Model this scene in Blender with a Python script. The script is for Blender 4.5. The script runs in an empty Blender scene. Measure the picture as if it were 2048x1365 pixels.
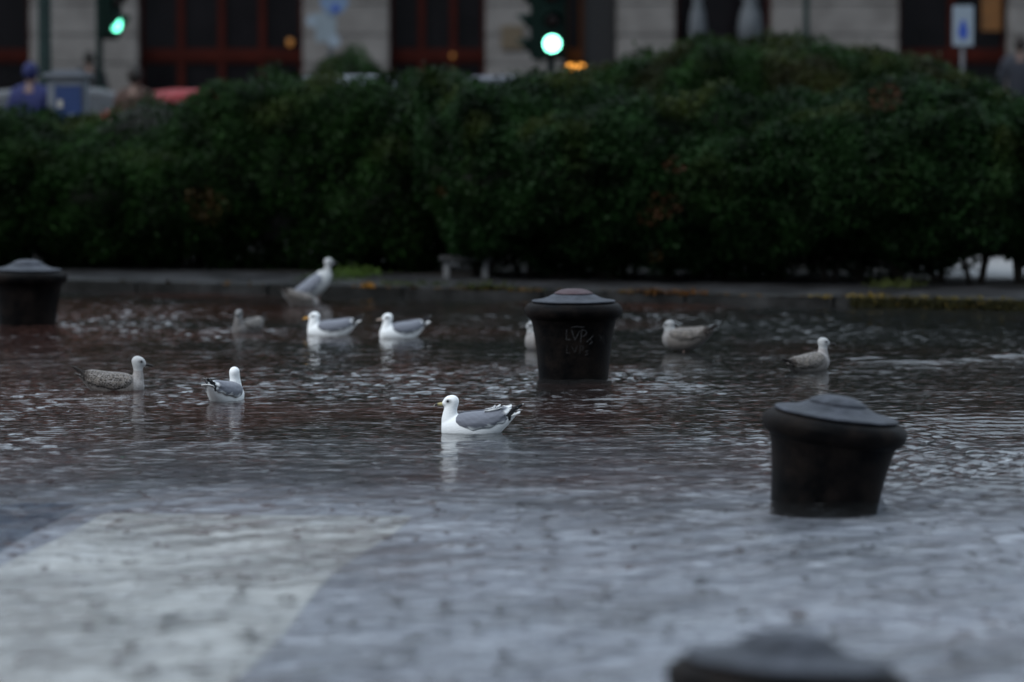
import bpy, bmesh, math, random
import numpy as np
from mathutils import Vector, Matrix, Euler
R = math.radians
sc = bpy.context.scene
COL = sc.collection
random.seed(7); RNG = np.random.default_rng(7)

# ------------------------------------------------------------------ camera, sky, sun, exposure
FPX, HZ, CH = 7680.0, 170.0, 1.77          # focal length in photo pixels, horizon row, eye height
PITCH = math.atan((682.5-HZ)/FPX)
cd = bpy.data.cameras.new('camera'); cam = bpy.data.objects.new('camera', cd); COL.objects.link(cam)
cam.location = (0, 0, CH); cam.rotation_euler = (math.pi/2-PITCH, 0, 0)
cd.sensor_width = 36.0; cd.lens = 36.0*FPX/2048.0; cd.clip_start = 0.5; cd.clip_end = 2000
cd.dof.use_dof = True; cd.dof.focus_distance = 20.3; cd.dof.aperture_fstop = 1.55; cd.dof.aperture_blades = 0
sc.camera = cam

SUN_EL, SUN_AZ = R(48), R(235)
w = bpy.data.worlds.new('World'); sc.world = w; w.use_nodes = True
nt = w.node_tree; nt.nodes.clear()
N, Lk = nt.nodes.new, nt.links.new
sky = N('ShaderNodeTexSky'); sky.sky_type = 'NISHITA'; sky.sun_disc = False
sky.sun_elevation = SUN_EL; sky.sun_rotation = SUN_AZ; sky.dust_density = 4.0; sky.air_density = 1.0
hs = N('ShaderNodeHueSaturation'); hs.inputs['Saturation'].default_value = 0.35
Lk(sky.outputs[0], hs.inputs['Color'])
tc = N('ShaderNodeTexCoord'); sx = N('ShaderNodeSeparateXYZ'); Lk(tc.outputs['Generated'], sx.inputs[0])
mr = N('ShaderNodeMapRange'); mr.inputs['From Min'].default_value = 0.0; mr.inputs['From Max'].default_value = 1.0
mr.inputs['To Min'].default_value = 0.42; mr.inputs['To Max'].default_value = 1.0      # an overcast sky is brightest overhead
Lk(sx.outputs['Z'], mr.inputs['Value'])
oc = N('ShaderNodeVectorMath'); oc.operation = 'SCALE'; oc.inputs[0].default_value = (7.8, 9.3, 11.0)
Lk(mr.outputs[0], oc.inputs['Scale'])
mx = N('ShaderNodeMix'); mx.data_type = 'RGBA'; mx.inputs[0].default_value = 0.85
Lk(hs.outputs[0], mx.inputs[6]); Lk(oc.outputs[0], mx.inputs[7])
m2 = N('ShaderNodeMapRange'); m2.inputs['From Min'].default_value = -.9; m2.inputs['From Max'].default_value = .6     # sky shaped brighter ahead, darker behind, to dim camera-facing sides
m2.inputs['To Min'].default_value = .56; m2.inputs['To Max'].default_value = 1.05; Lk(sx.outputs['Y'], m2.inputs['Value'])
s2 = N('ShaderNodeVectorMath'); s2.operation = 'SCALE'; Lk(mx.outputs[2], s2.inputs[0]); Lk(m2.outputs[0], s2.inputs['Scale'])
bg = N('ShaderNodeBackground'); bg.inputs['Strength'].default_value = 0.085
Lk(s2.outputs[0], bg.inputs['Color'])
wo = N('ShaderNodeOutputWorld'); Lk(bg.outputs[0], wo.inputs[0])
sl = bpy.data.lights.new('sun', 'SUN'); sl.energy = 0.85; sl.angle = R(45); sl.color = (.97, .98, 1)
so = bpy.data.objects.new('sun', sl); COL.objects.link(so); so.rotation_euler = (R(42), 0, R(-55))
sc.view_settings.view_transform = 'Standard'; sc.view_settings.look = 'None'
sc.view_settings.exposure = 0.95; sc.view_settings.gamma = 1.0; sc.view_settings.use_curve_mapping = False
sc.render.engine = 'CYCLES'
sc.cycles.use_denoising = True; sc.cycles.max_bounces = 6; sc.cycles.transparent_max_bounces = 12
sc.cycles.caustics_reflective = False; sc.cycles.caustics_refractive = False

# ------------------------------------------------------------------ pixel -> world helpers (photo pixels, 2048 x 1365)
def ray(px, py):
    d = Vector(((px-1024)/FPX, -(py-682.5)/FPX, -1.0)); d.rotate(cam.rotation_euler); return d
def G(px, py, z=0.0):
    d = ray(px, py); t = (z-CH)/d.z
    return Vector((d.x*t, d.y*t, z))
def P(px, py, Y):
    d = ray(px, py); t = Y/d.y
    return Vector((d.x*t, Y, CH+d.z*t))
def XA(px, Y): return P(px, HZ, Y).x
def ZA(py, Y): return P(1024, py, Y).z

# ------------------------------------------------------------------ object helpers
def tag(o, label=None, cat=None, group=None, kind=None):
    if label: o['label'] = label
    if cat: o['category'] = cat
    if group: o['group'] = group
    if kind: o['kind'] = kind
    return o
def empty(name, loc, rz=0, label=None, cat=None, group=None):
    o = bpy.data.objects.new(name, None); COL.objects.link(o); o.location = loc; o.rotation_euler = (0, 0, rz)
    o.empty_display_size = .1
    return tag(o, label, cat, group)
def link_mesh(name, me, mats, parent=None, smooth=False):
    if not isinstance(mats, (list, tuple)): mats = [mats]
    me.materials.clear()
    for m in mats: me.materials.append(m)
    o = bpy.data.objects.new(name, me); COL.objects.link(o)
    if parent is not None: o.parent = parent
    if smooth: me.shade_smooth()
    return o
def from_bm(name, bm, mats, parent=None, smooth=False):
    me = bpy.data.meshes.new(name); bm.to_mesh(me); bm.free()
    return link_mesh(name, me, mats, parent, smooth)
def np_mesh(name, V, F):
    """V (n,3), F (m,k) numpy"""
    me = bpy.data.meshes.new(name); V = np.asarray(V, np.float32); F = np.asarray(F, np.int32)
    m, k = F.shape
    me.vertices.add(len(V)); me.vertices.foreach_set('co', V.ravel())
    me.loops.add(m*k); me.loops.foreach_set('vertex_index', F.ravel())
    me.polygons.add(m); me.polygons.foreach_set('loop_start', np.arange(0, m*k, k, dtype=np.int32))
    me.polygons.foreach_set('loop_total', np.full(m, k, np.int32))
    me.update(calc_edges=True); return me
def grid_mesh(name, X, Y, Z):
    ny, nx = X.shape; V = np.stack([X, Y, Z], -1).reshape(-1, 3)
    i = (np.arange(ny-1)[:, None]*nx+np.arange(nx-1)[None]).ravel()
    return np_mesh(name, V, np.stack([i, i+1, i+nx+1, i+nx], 1))
def set_attr(me, name, vals):
    a = me.attributes.new(name, 'FLOAT_COLOR', 'POINT')
    v = np.asarray(vals, np.float32)
    if v.shape[1] == 3: v = np.concatenate([v, np.ones((len(v), 1), np.float32)], 1)
    a.data.foreach_set('color', v.ravel())
def verts(me):
    a = np.empty(len(me.vertices)*3, np.float32); me.vertices.foreach_get('co', a); return a.reshape(-1, 3)
def box(bm, x0, x1, y0, y1, z0, z1, bev=0.0, M=None, mi=0):
    r = bmesh.ops.create_cube(bm, size=1.0)
    m = Matrix.Translation(((x0+x1)/2, (y0+y1)/2, (z0+z1)/2)) @ Matrix.Diagonal((x1-x0, y1-y0, z1-z0, 1))
    if M is not None: m = M @ m
    bmesh.ops.transform(bm, matrix=m, verts=r['verts'])
    fs = {f for v in r['verts'] for f in v.link_faces}
    for f in fs: f.material_index = mi
    if bev:
        es = {e for v in r['verts'] for e in v.link_edges}
        bmesh.ops.bevel(bm, geom=list(es), offset=bev, segments=2, affect='EDGES', clamp_overlap=True)
def lathe(bm, prof, seg=48, M=None, mi=0):
    rings = []
    for r, z in prof:
        if r < 1e-5: rings.append([bm.verts.new((0, 0, z))])
        else: rings.append([bm.verts.new((r*math.cos(2*math.pi*k/seg), r*math.sin(2*math.pi*k/seg), z)) for k in range(seg)])
    fs = []
    for a, b in zip(rings[:-1], rings[1:]):
        for k in range(seg):
            k2 = (k+1) % seg
            if len(a) == 1 and len(b) == 1: continue
            if len(a) == 1: fs.append(bm.faces.new((a[0], b[k], b[k2])))
            elif len(b) == 1: fs.append(bm.faces.new((a[k], b[0], a[k2])))
            else: fs.append(bm.faces.new((a[k], b[k], b[k2], a[k2])))
    for f in fs: f.material_index = mi
    vs = [v for r in rings for v in r]
    if M is not None: bmesh.ops.transform(bm, matrix=M, verts=vs)
    bmesh.ops.recalc_face_normals(bm, faces=fs)
def tube(bm, pts, rads, seg=10, mi=0):
    pts = [Vector(p) for p in pts]
    if not hasattr(rads, '__len__'): rads = [rads]*len(pts)
    rings = []
    for i, p in enumerate(pts):
        t = (pts[min(i+1, len(pts)-1)]-pts[max(i-1, 0)]).normalized()
        u = t.orthogonal().normalized() if i == 0 else (u - t*u.dot(t)).normalized()
        v = t.cross(u)
        rings.append([bm.verts.new(p+(u*math.cos(2*math.pi*k/seg)+v*math.sin(2*math.pi*k/seg))*rads[i]) for k in range(seg)])
    fs = []
    for a, b in zip(rings[:-1], rings[1:]):
        for k in range(seg): fs.append(bm.faces.new((a[k], a[(k+1) % seg], b[(k+1) % seg], b[k])))
    fs.append(bm.faces.new(rings[0][::-1])); fs.append(bm.faces.new(rings[-1]))
    for f in fs: f.material_index = mi

# ------------------------------------------------------------------ materials
def mat(name, color=(.5, .5, .5), rough=.6, var=.0, vscale=8.0, col2=None, bump=0.0, bscale=40.0, spec=.5, metal=0.0, attr=None, emit=None, estr=0.0, coat=0.0, rvar=0.0):
    m = bpy.data.materials.new(name); m.use_nodes = True; t = m.node_tree; b = t.nodes['Principled BSDF']
    b.inputs['Roughness'].default_value = rough; b.inputs['Specular IOR Level'].default_value = spec
    b.inputs['Metallic'].default_value = metal; b.inputs['Coat Weight'].default_value = coat
    c = t.nodes.new('ShaderNodeTexCoord')
    src = None
    if attr:
        a = t.nodes.new('ShaderNodeAttribute'); a.attribute_name = attr; src = a.outputs['Color']
    n = t.nodes.new('ShaderNodeTexNoise'); n.inputs['Scale'].default_value = vscale; n.inputs['Detail'].default_value = 6
    n.inputs['Roughness'].default_value = .65
    t.links.new(c.outputs['Object'], n.inputs['Vector'])
    if col2 is not None:
        r = t.nodes.new('ShaderNodeValToRGB'); r.color_ramp.elements[0].position = .38; r.color_ramp.elements[1].position = .65
        r.color_ramp.elements[0].color = (*color, 1); r.color_ramp.elements[1].color = (*col2, 1)
        t.links.new(n.outputs['Fac'], r.inputs[0]); src = r.outputs[0]
    if src is None:
        g = t.nodes.new('ShaderNodeRGB'); g.outputs[0].default_value = (*color, 1); src = g.outputs[0]
    if var:
        mp = t.nodes.new('ShaderNodeMapRange'); mp.inputs['From Min'].default_value = .3; mp.inputs['From Max'].default_value = .7
        mp.inputs['To Min'].default_value = 1-var; mp.inputs['To Max'].default_value = 1+var
        t.links.new(n.outputs['Fac'], mp.inputs['Value'])
        v = t.nodes.new('ShaderNodeVectorMath'); v.operation = 'SCALE'
        t.links.new(src, v.inputs[0]); t.links.new(mp.outputs[0], v.inputs['Scale']); src = v.outputs[0]
    t.links.new(src, b.inputs['Base Color'])
    if rvar:
        mp = t.nodes.new('ShaderNodeMapRange'); mp.inputs['From Min'].default_value = .3; mp.inputs['From Max'].default_value = .7
        mp.inputs['To Min'].default_value = max(0.02, rough-rvar); mp.inputs['To Max'].default_value = rough+rvar
        t.links.new(n.outputs['Fac'], mp.inputs['Value']); t.links.new(mp.outputs[0], b.inputs['Roughness'])
    if bump:
        n2 = t.nodes.new('ShaderNodeTexNoise'); n2.inputs['Scale'].default_value = bscale; n2.inputs['Detail'].default_value = 4
        t.links.new(c.outputs['Object'], n2.inputs['Vector'])
        bp = t.nodes.new('ShaderNodeBump'); bp.inputs['Strength'].default_value = bump; bp.inputs['Distance'].default_value = .01
        t.links.new(n2.outputs['Fac'], bp.inputs['Height']); t.links.new(bp.outputs[0], b.inputs['Normal'])
    if emit:
        b.inputs['Emission Color'].default_value = (*emit, 1); b.inputs['Emission Strength'].default_value = estr
    return m

M_asphalt = mat('wet_asphalt', (.035, .030, .028), .5, .35, 3.0, bump=.4, bscale=60)
M_blue_asphalt = mat('blue_grey_asphalt', (.028, .058, .11), .5, .3, 3.0, bump=.3, bscale=60)
M_paving = mat('grey_paving', (.28, .305, .37), .5, .2, 2.2, col2=(.38, .41, .475), bump=.3, bscale=40)
M_paint = mat('road_paint', (.50, .515, .52), .5, .15, 1.2, col2=(.64, .655, .65), bump=.2, bscale=50)
M_kerb = mat('kerb_stone', (.008, .008, .007), .6, .45, 2.2, col2=(.030, .030, .030), spec=.12, bump=.5, bscale=25)
M_soil = mat('soil', (.018, .014, .010), .9, .4, 6.0, bump=.8, bscale=15)
M_street = mat('street_asphalt', (.05, .05, .052), .5, .3, 3.0, bump=.3)
M_palestone = mat('pale_stone', (.24, .24, .24), .6, .15, 4.0, bump=.2)
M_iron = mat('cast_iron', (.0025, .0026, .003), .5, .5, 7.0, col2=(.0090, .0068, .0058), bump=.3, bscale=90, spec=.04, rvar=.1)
M_cap = mat('skylit_cap_iron', (.024, .028, .037), .55, .35, 12.0, col2=(.052, .057, .070), bump=.3, bscale=90, rvar=.1, spec=.18)  # top's wet sky sheen painted in: lighter and bluer than the post
M_capred = mat('skylit_red_knob', (.060, .032, .036), .55, .25, 14.0, col2=(.075, .055, .062), bump=.3, bscale=90, rvar=.1, spec=.18)  # knob's own red, lightened with the same painted top light
M_scratch = mat('scratched_paint', (.050, .050, .053), .7, .3, 30)
M_scratch_faint = mat('faint_scratch', (.013, .012, .012), .7, .3, 30)
M_stem = mat('bark', (.035, .027, .02), .9, .3, 20, bump=.6)

def water_material():
    m = bpy.data.materials.new('flood_water'); m.use_nodes = True; t = m.node_tree; t.nodes.clear()
    N = t.nodes.new; L = t.links.new
    c = N('ShaderNodeTexCoord')
    n = N('ShaderNodeTexNoise'); n.inputs['Scale'].default_value = 15; n.inputs['Detail'].default_value = 4
    mp = N('ShaderNodeMapping'); mp.inputs['Scale'].default_value = (.9, 1.6, 1)
    L(c.outputs['Object'], mp.inputs[0]); L(mp.outputs[0], n.inputs['Vector'])
    b = N('ShaderNodeBump'); b.inputs['Strength'].default_value = 1.0; b.inputs['Distance'].default_value = .0045
    L(n.outputs['Fac'], b.inputs['Height'])
    at = N('ShaderNodeAttribute'); at.attribute_name = 'water'; sp = N('ShaderNodeSeparateColor'); L(at.outputs['Color'], sp.inputs[0])
    f = N('ShaderNodeFresnel'); f.inputs['IOR'].default_value = 1.333; L(b.outputs[0], f.inputs['Normal'])
    g = N('ShaderNodeBsdfGlossy'); L(sp.outputs[1], g.inputs['Roughness']); L(b.outputs[0], g.inputs['Normal'])
    g.inputs['Color'].default_value = (.95, .95, .95, 1)
    tr = N('ShaderNodeBsdfTransparent'); tr.inputs['Color'].default_value = (.92, .92, .91, 1)
    d = N('ShaderNodeBsdfDiffuse')
    nr = N('ShaderNodeTexNoise'); nr.inputs['Scale'].default_value = .45; nr.inputs['Detail'].default_value = 4; L(c.outputs['Object'], nr.inputs['Vector'])
    rr = N('ShaderNodeValToRGB'); rr.color_ramp.elements[0].position = .42; rr.color_ramp.elements[1].position = .62
    rr.color_ramp.elements[0].color = (.020, .021, .021, 1); rr.color_ramp.elements[1].color = (.046, .022, .018, 1)  # mud tint; red-brown patches paint in the facade's reflection
    sxx = N('ShaderNodeSeparateXYZ'); L(c.outputs['Object'], sxx.inputs[0])
    gx_ = N('ShaderNodeMapRange'); gx_.inputs['From Min'].default_value = -1.5; gx_.inputs['From Max'].default_value = 2.8; gx_.inputs['To Min'].default_value = .04; gx_.inputs['To Max'].default_value = -.16
    L(sxx.outputs['X'], gx_.inputs['Value']); ad = N('ShaderNodeMath'); L(nr.outputs['Fac'], ad.inputs[0]); L(gx_.outputs[0], ad.inputs[1])
    L(ad.outputs[0], rr.inputs[0]); L(rr.outputs[0], d.inputs['Color'])
    nf = N('ShaderNodeTexNoise'); nf.inputs['Scale'].default_value = 11; nf.inputs['Detail'].default_value = 5; nf.inputs['Roughness'].default_value = .6; m3 = N('ShaderNodeMapping'); m3.inputs['Scale'].default_value = (1, .38, 1); L(c.outputs['Object'], m3.inputs[0]); L(m3.outputs[0], nf.inputs['Vector'])
    rf = N('ShaderNodeMapRange'); rf.interpolation_type = 'SMOOTHSTEP'; rf.inputs['From Min'].default_value = .53; rf.inputs['From Max'].default_value = .68; rf.inputs['To Max'].default_value = .85; L(nf.outputs['Fac'], rf.inputs['Value'])  # dark flecks mixed in as mud imitate the shading of rain ripples
    mu = N('ShaderNodeMath'); mu.operation = 'MAXIMUM'; L(rf.outputs[0], mu.inputs[0])
    a = N('ShaderNodeMixShader'); L(sp.outputs[0], mu.inputs[1]); L(mu.outputs[0], a.inputs[0]); L(tr.outputs[0], a.inputs[1]); L(d.outputs[0], a.inputs[2])
    n3 = N('ShaderNodeTexNoise'); n3.inputs['Scale'].default_value = 9; n3.inputs['Detail'].default_value = 6; n3.inputs['Roughness'].default_value = .7; L(m3.outputs[0], n3.inputs['Vector'])
    r3 = N('ShaderNodeMapRange'); r3.inputs['From Min'].default_value = .35; r3.inputs['From Max'].default_value = .62; r3.inputs['To Min'].default_value = .15; r3.inputs['To Max'].default_value = .72
    L(n3.outputs['Fac'], r3.inputs['Value'])
    k1 = N('ShaderNodeMath'); k1.operation = 'MULTIPLY'; L(sp.outputs[2], k1.inputs[0]); L(r3.outputs[0], k1.inputs[1])      # wet grains standing through the film
    k2 = N('ShaderNodeMath'); k2.operation = 'SUBTRACT'; k2.inputs[0].default_value = 1; L(k1.outputs[0], k2.inputs[1])
    k3 = N('ShaderNodeMath'); k3.operation = 'MULTIPLY'; L(f.outputs[0], k3.inputs[0]); L(k2.outputs[0], k3.inputs[1])
    x = N('ShaderNodeMixShader'); L(k3.outputs[0], x.inputs[0]); L(a.outputs[0], x.inputs[1]); L(g.outputs[0], x.inputs[2])
    o = N('ShaderNodeOutputMaterial'); L(x.outputs[0], o.inputs[0])
    return m
M_water = water_material()

# ------------------------------------------------------------------ ground
# kerb line (front edge of the raised strip) measured on the water plane
KL, KR = G(0, 577), G(2048, 624)
def kerb_y(x): return KL.y+(x-KL.x)*(KR.y-KL.y)/(KR.x-KL.x)
def sstep(a, b, x):
    t = np.clip((x-a)/(b-a), 0, 1); return t*t*(3-2*t)
def gz(x, y):
    x = np.asarray(x, float); y = np.asarray(y, float)
    k = kerb_y(x)
    z = -.030 - .10*sstep(13, 20, y) + .03*np.sin(x*.9+1)*sstep(16, 20, y)*.5
    z = np.where(y > k+.15, .03, z)
    z = z + .17*sstep(37.5, 42, y) + .02*0 + .35*sstep(53, 55, y)
    return z
xs = np.concatenate([np.linspace(-400, -30, 12), np.linspace(-28, 28, 113), np.linspace(30, 400, 12)])
ys = np.concatenate([np.linspace(-120, -2, 12), np.linspace(0, 60, 241), np.linspace(65, 900, 14)])
Xg, Yg = np.meshgrid(xs, ys)
ground = link_mesh('ground', grid_mesh('ground', Xg, Yg, gz(Xg, Yg)), M_asphalt, smooth=True); tag(ground, kind='structure')

def sheet(name, c00, c10, c11, c01, dz, m, n=24):
    """bilinear patch between four ground corners, following the ground"""
    u, v = np.meshgrid(np.linspace(0, 1, n), np.linspace(0, 1, n))
    A = [np.array(c[:2]) for c in (c00, c10, c11, c01)]
    p = ((1-u)*(1-v))[..., None]*A[0]+(u*(1-v))[..., None]*A[1]+(u*v)[..., None]*A[2]+((1-u)*v)[..., None]*A[3]
    rag = np.sin(p[..., 0]*23)*.02+np.sin(p[..., 1]*31+p[..., 0]*7)*.02
    p[..., 0] += rag; p[..., 1] += rag*.5
    me = grid_mesh(name, p[..., 0], p[..., 1], gz(p[..., 0], p[..., 1])+dz)
    return tag(link_mesh(name, me, m), kind='structure')
s_tl, s_tr, s_br, s_bl = G(205, 992), G(812, 1000), G(440, 1372), G(-420, 1372)
e = (s_br-s_tr)*1.2; e2 = (s_bl-s_tl)*1.2
sheet('road_marking', s_bl+e2*.6, s_br+e*.6, s_tr, s_tl, .0052, M_paint)
sheet('paving', Vector((-14, 4, 0)), Vector((30, 4, 0)), Vector((30, 20.5, 0)), Vector((-14, 20.5, 0)), .003, M_paving, 60)
sheet('road', s_bl+e2*.6+Vector((-9, 0, 0)), s_bl+e2*.6, s_tl+Vector((-.1, .5, 0)), s_tl+Vector((-9, .8, 0)), .0048, M_blue_asphalt)
sheet('street', Vector((-60, 42.2, 0)), Vector((60, 42.2, 0)), Vector((60, 52.8, 0)), Vector((-60, 52.8, 0)), .006, M_street, 40)

# raised strip behind the water: kerb stones of their own material, then soil
def strip(name, x0, x1, d0, d1, z0, z1, m, bev=.012, n=1, gap=.006, parent=None):
    """stones between x0..x1, from d0 to d1 behind the kerb line"""
    bm = bmesh.new(); ang = math.atan2(KR.y-KL.y, KR.x-KL.x); L = (x1-x0)/math.cos(ang)
    M = Matrix.Translation((x0, kerb_y(x0), 0)) @ Matrix.Rotation(ang, 4, 'Z')
    for i in range(n):
        a, b = L*i/n, L*(i+1)/n
        j = random.uniform(-.008, .008)
        box(bm, a+gap/2, b-gap/2, d0+j, d1+j, z0, z1+random.uniform(-.004, .004), bev, M)
    return from_bm(name, bm, m, parent)

# ------------------------------------------------------------------ water
def wave_sum(X, Y, n, lmin, lmax, slope, seed, spread=1.0, main=math.pi/2):
    r = np.random.default_rng(seed); H = np.zeros_like(X)
    for i in range(n):
        lam = lmin*(lmax/lmin)**r.random(); k = 2*math.pi/lam
        th = main+r.normal()*spread
        a = slope/k*math.sqrt(2.0/n)
        H += a*np.sin(k*(X*math.cos(th)+Y*math.sin(th))+r.random()*6.283)
    return H
def smooth_noise(X, Y, lam, seed):
    return wave_sum(X, Y, 14, lam*.6, lam*2, 1.0, seed, 3.0)*2*math.pi/lam*.8
def dense(a0, a1, step, lo, hi, n):
    core = np.arange(a0, a1+1e-6, step)
    g = np.linspace(0, 1, n+1)[1:]**2.2
    return np.concatenate([(a0-(a0-lo)*g)[::-1], core, a1+(hi-a1)*g])
BOLL = []      # filled below (x, y) for ring waves
bA, bB = G(1147, 756), G(1650, 992)
bL = G(54, 648); bF = Vector((XA(1562, 9.4), 9.4, 0))
wx = dense(-6.0, 6.0, .026, -40, 40, 24)
wy = dense(8.0, 33.5, .024, -20, 36.0, 12)
X, Y = np.meshgrid(wx, wy)
amp = 1.0
patch = np.clip(.95+.38*smooth_noise(X, Y*.55, 2.4, 5), .80, 1.7)
patch = patch*(1+.30*sstep(-3.2, -1.0, Y-(KL.y+(X-KL.x)*(KR.y-KL.y)/(KR.x-KL.x))))
edge = Y+.55*smooth_noise(X, Y, 2.2, 6)+.45*smooth_noise(X, Y, .5, 7)+.2*smooth_noise(X, Y, .18, 8)
front = 1-sstep(15.4, 18.6, edge)
film = front*np.clip(.88+.16*smooth_noise(X*.7, Y, .8, 9)+.22*smooth_noise(X*.8, Y, .16, 10), .2, 1)
H = wave_sum(X, Y, 130, .055, .11, .105, 11, .60)*patch
H += wave_sum(X, Y, 50, .13, .5, .026, 12, .7)*(.6+.4*patch)
H += wave_sum(X, Y, 20, .8, 3.0, .012, 13, .7)
H *= 1-.5*front
H += wave_sum(X, Y, 70, .055, .22, .085, 14, 1.6)*front
for (b, s, kk) in ((bA, .0022, .11), (bB, .0035, .13), (bL, .002, .12)):
    r = np.hypot(X-b.x, Y-b.y)
    H += s*np.sin(2*math.pi*(r/kk))*np.exp(-np.maximum(r-.25, 0)/.55)*np.clip(r/.3, 0, 1)
for gx0, gy0 in ((946, 866), (452, 800), (233, 783), (659, 671), (800, 674), (494, 664), (604, 613), (1092, 700), (1368, 704), (1622, 741)):
    q = G(gx0, gy0); r = np.hypot((X-q.x)*.8, (Y-q.y))
    H += .0016*np.sin(2*math.pi*(r/.09))*np.exp(-np.maximum(r-.15, 0)/.3)
# curved wavelets to the right, a bow wave pushed by something outside the frame
cpt = G(2050, 905); r = np.hypot((X-cpt.x)*.8, (Y-cpt.y)*.40)
H += .0042*np.sin(2*math.pi*r/.085)*np.exp(-((r-.55)/.45)**2)
c2 = G(1330, 762); r = np.hypot((X-c2.x)*.9, (Y-c2.y)*.6)
H += .004*np.sin(2*math.pi*r/.10)*np.exp(-(r/.55)**2)
# a low smooth swell further back on the right
sw = G(1950, 722); yy = Y-(sw.y+.16*np.sin((X-sw.x)*4)+.08*np.sin(X*11)+.1*(X-sw.x)); m_ = sstep(G(1600, 722).x, G(1760, 722).x, X)
H += .022*np.exp(-(yy/.36)**2)*m_*(1+.35*smooth_noise(X, Y, .5, 17))
H *= np.exp(-np.maximum(np.abs(X)-6, 0)/6)*np.exp(-np.maximum(8-Y, 0)/4)
water = link_mesh('water', grid_mesh('water', X, Y, H), M_water, smooth=True); tag(water, kind='structure')
set_attr(water.data, 'water', np.stack([(.60-.54*film).ravel(), (.016+.13*front).ravel(), film.ravel()], 1))
del X, Y, H, amp, patch, front, r, yy, m_

# ------------------------------------------------------------------ bollards
PROF = [(0, .564), (.055, .563), (.085, .556), (.108, .545), (.122, .538), (.123, .534), (.118, .5315), (.136, .527), (.160, .514),
        (.190, .5035), (.225, .4965), (.262, .492), (.2665, .488), (.263, .483), (.254, .481), (.258, .478), (.282, .472), (.299, .460), (.310, .443),
        (.312, .428), (.308, .408), (.297, .390), (.283, .379), (.276, .376), (.2745, .370), (.268, .360), (.258, .32), (.249, .27), (.240, .21), (.232, .14), (.226, .07), (.221, 0), (.218, -.10),
        (.218, -.16), (.248, -.17), (.255, -.19), (.255, -.42), (0, -.42)]
def bollard(loc, sc_, dz, tilt, label, rot=0):
    root = empty('bollard', loc, 0, label, 'bollard', 'dark bollards standing in the flood water')
    root.rotation_euler = tilt
    s = sc_/.624
    P2 = [(r*s, z*s+dz) for r, z in PROF]
    bm = bmesh.new(); lathe(bm, P2[14:], 72); from_bm('post', bm, M_iron, root, True)
    for o in COL.objects[-1:]: pass
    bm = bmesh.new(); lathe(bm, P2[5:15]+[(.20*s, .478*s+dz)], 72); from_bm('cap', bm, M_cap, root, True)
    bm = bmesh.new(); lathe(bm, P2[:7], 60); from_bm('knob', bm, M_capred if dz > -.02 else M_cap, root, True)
    return root, s
def surf_r(z):
    for (r0, z0), (r1, z1) in zip(PROF[25:-4], PROF[26:-3]):
        if z1 <= z <= z0: return r1+(r0-r1)*(z-z1)/(z0-z1)
    return .24
bAr, sA = bollard(bA, .597, 0, (0, 0, 0), 'dark round bollard with letters scratched into its side and a reddish top')
def scratches(name, strokes, m, root, s):
    bm = bmesh.new()
    for st in strokes:
        pts = []
        for (a, b) in zip(st[:-1], st[1:]):
            for t in np.linspace(0, 1, 6): pts.append((a[0]+(b[0]-a[0])*t, a[1]+(b[1]-a[1])*t))
        q = []
        for (px, py) in pts:       # right of the axis, down from the cap
            x = (px-683)*.000669; z = (940-py)*.000669; r = surf_r(z)
            q.append((x*s, -math.sqrt(max(r*r-x*x, 1e-4))*s-.0002, z*s))
        tube(bm, q, [.0010*s+.0009*s*abs(math.sin(i*1.7+q[0][0]*90)) for i in range(len(q))], 6)
    return from_bm(name, bm, m, root)
for st in ([[(613, 455), (608, 552), (650, 555)]], [[(658, 460), (690, 558), (735, 470)]], [[(742, 582), (752, 470)], [(752, 462), (790, 468), (800, 495), (775, 520), (750, 528)]],
           [[(800, 580), (862, 518)], [(835, 545), (850, 585), (825, 600)]]): scratches('scratched_letter', st, M_scratch, bAr, sA)
scratches('scratch', [[(652, 440), (700, 430), (775, 438)]], M_scratch, bAr, sA)
for st in ([[(618, 610), (612, 680), (645, 683)]], [[(660, 620), (690, 675), (712, 615)]], [[(735, 690), (742, 610), (770, 618), (765, 650), (742, 655)]], [[(820, 655), (790, 672), (812, 690), (785, 705)]]):
    scratches('faded_letter', st, M_scratch_faint, bAr, sA)
for st in ([[(915, 510), (960, 575)], [(925, 575), (950, 520)]], [[(965, 520), (958, 600)]]): scratches('scratch', st, M_scratch_faint, bAr, sA)
bollard(bB, .632, -.135, (R(1.5), R(7.5), 0), 'dark bollard leaning to the right, below the right-hand young gull')
bollard(bL, .593, -.06, (0, R(1), 0), 'dark bollard cut by the left edge of the picture')
bollard(bF, .600, -.115, (R(-1), R(4), 0), 'nearest bollard, strongly blurred, only its cap showing at the bottom edge')

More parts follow.
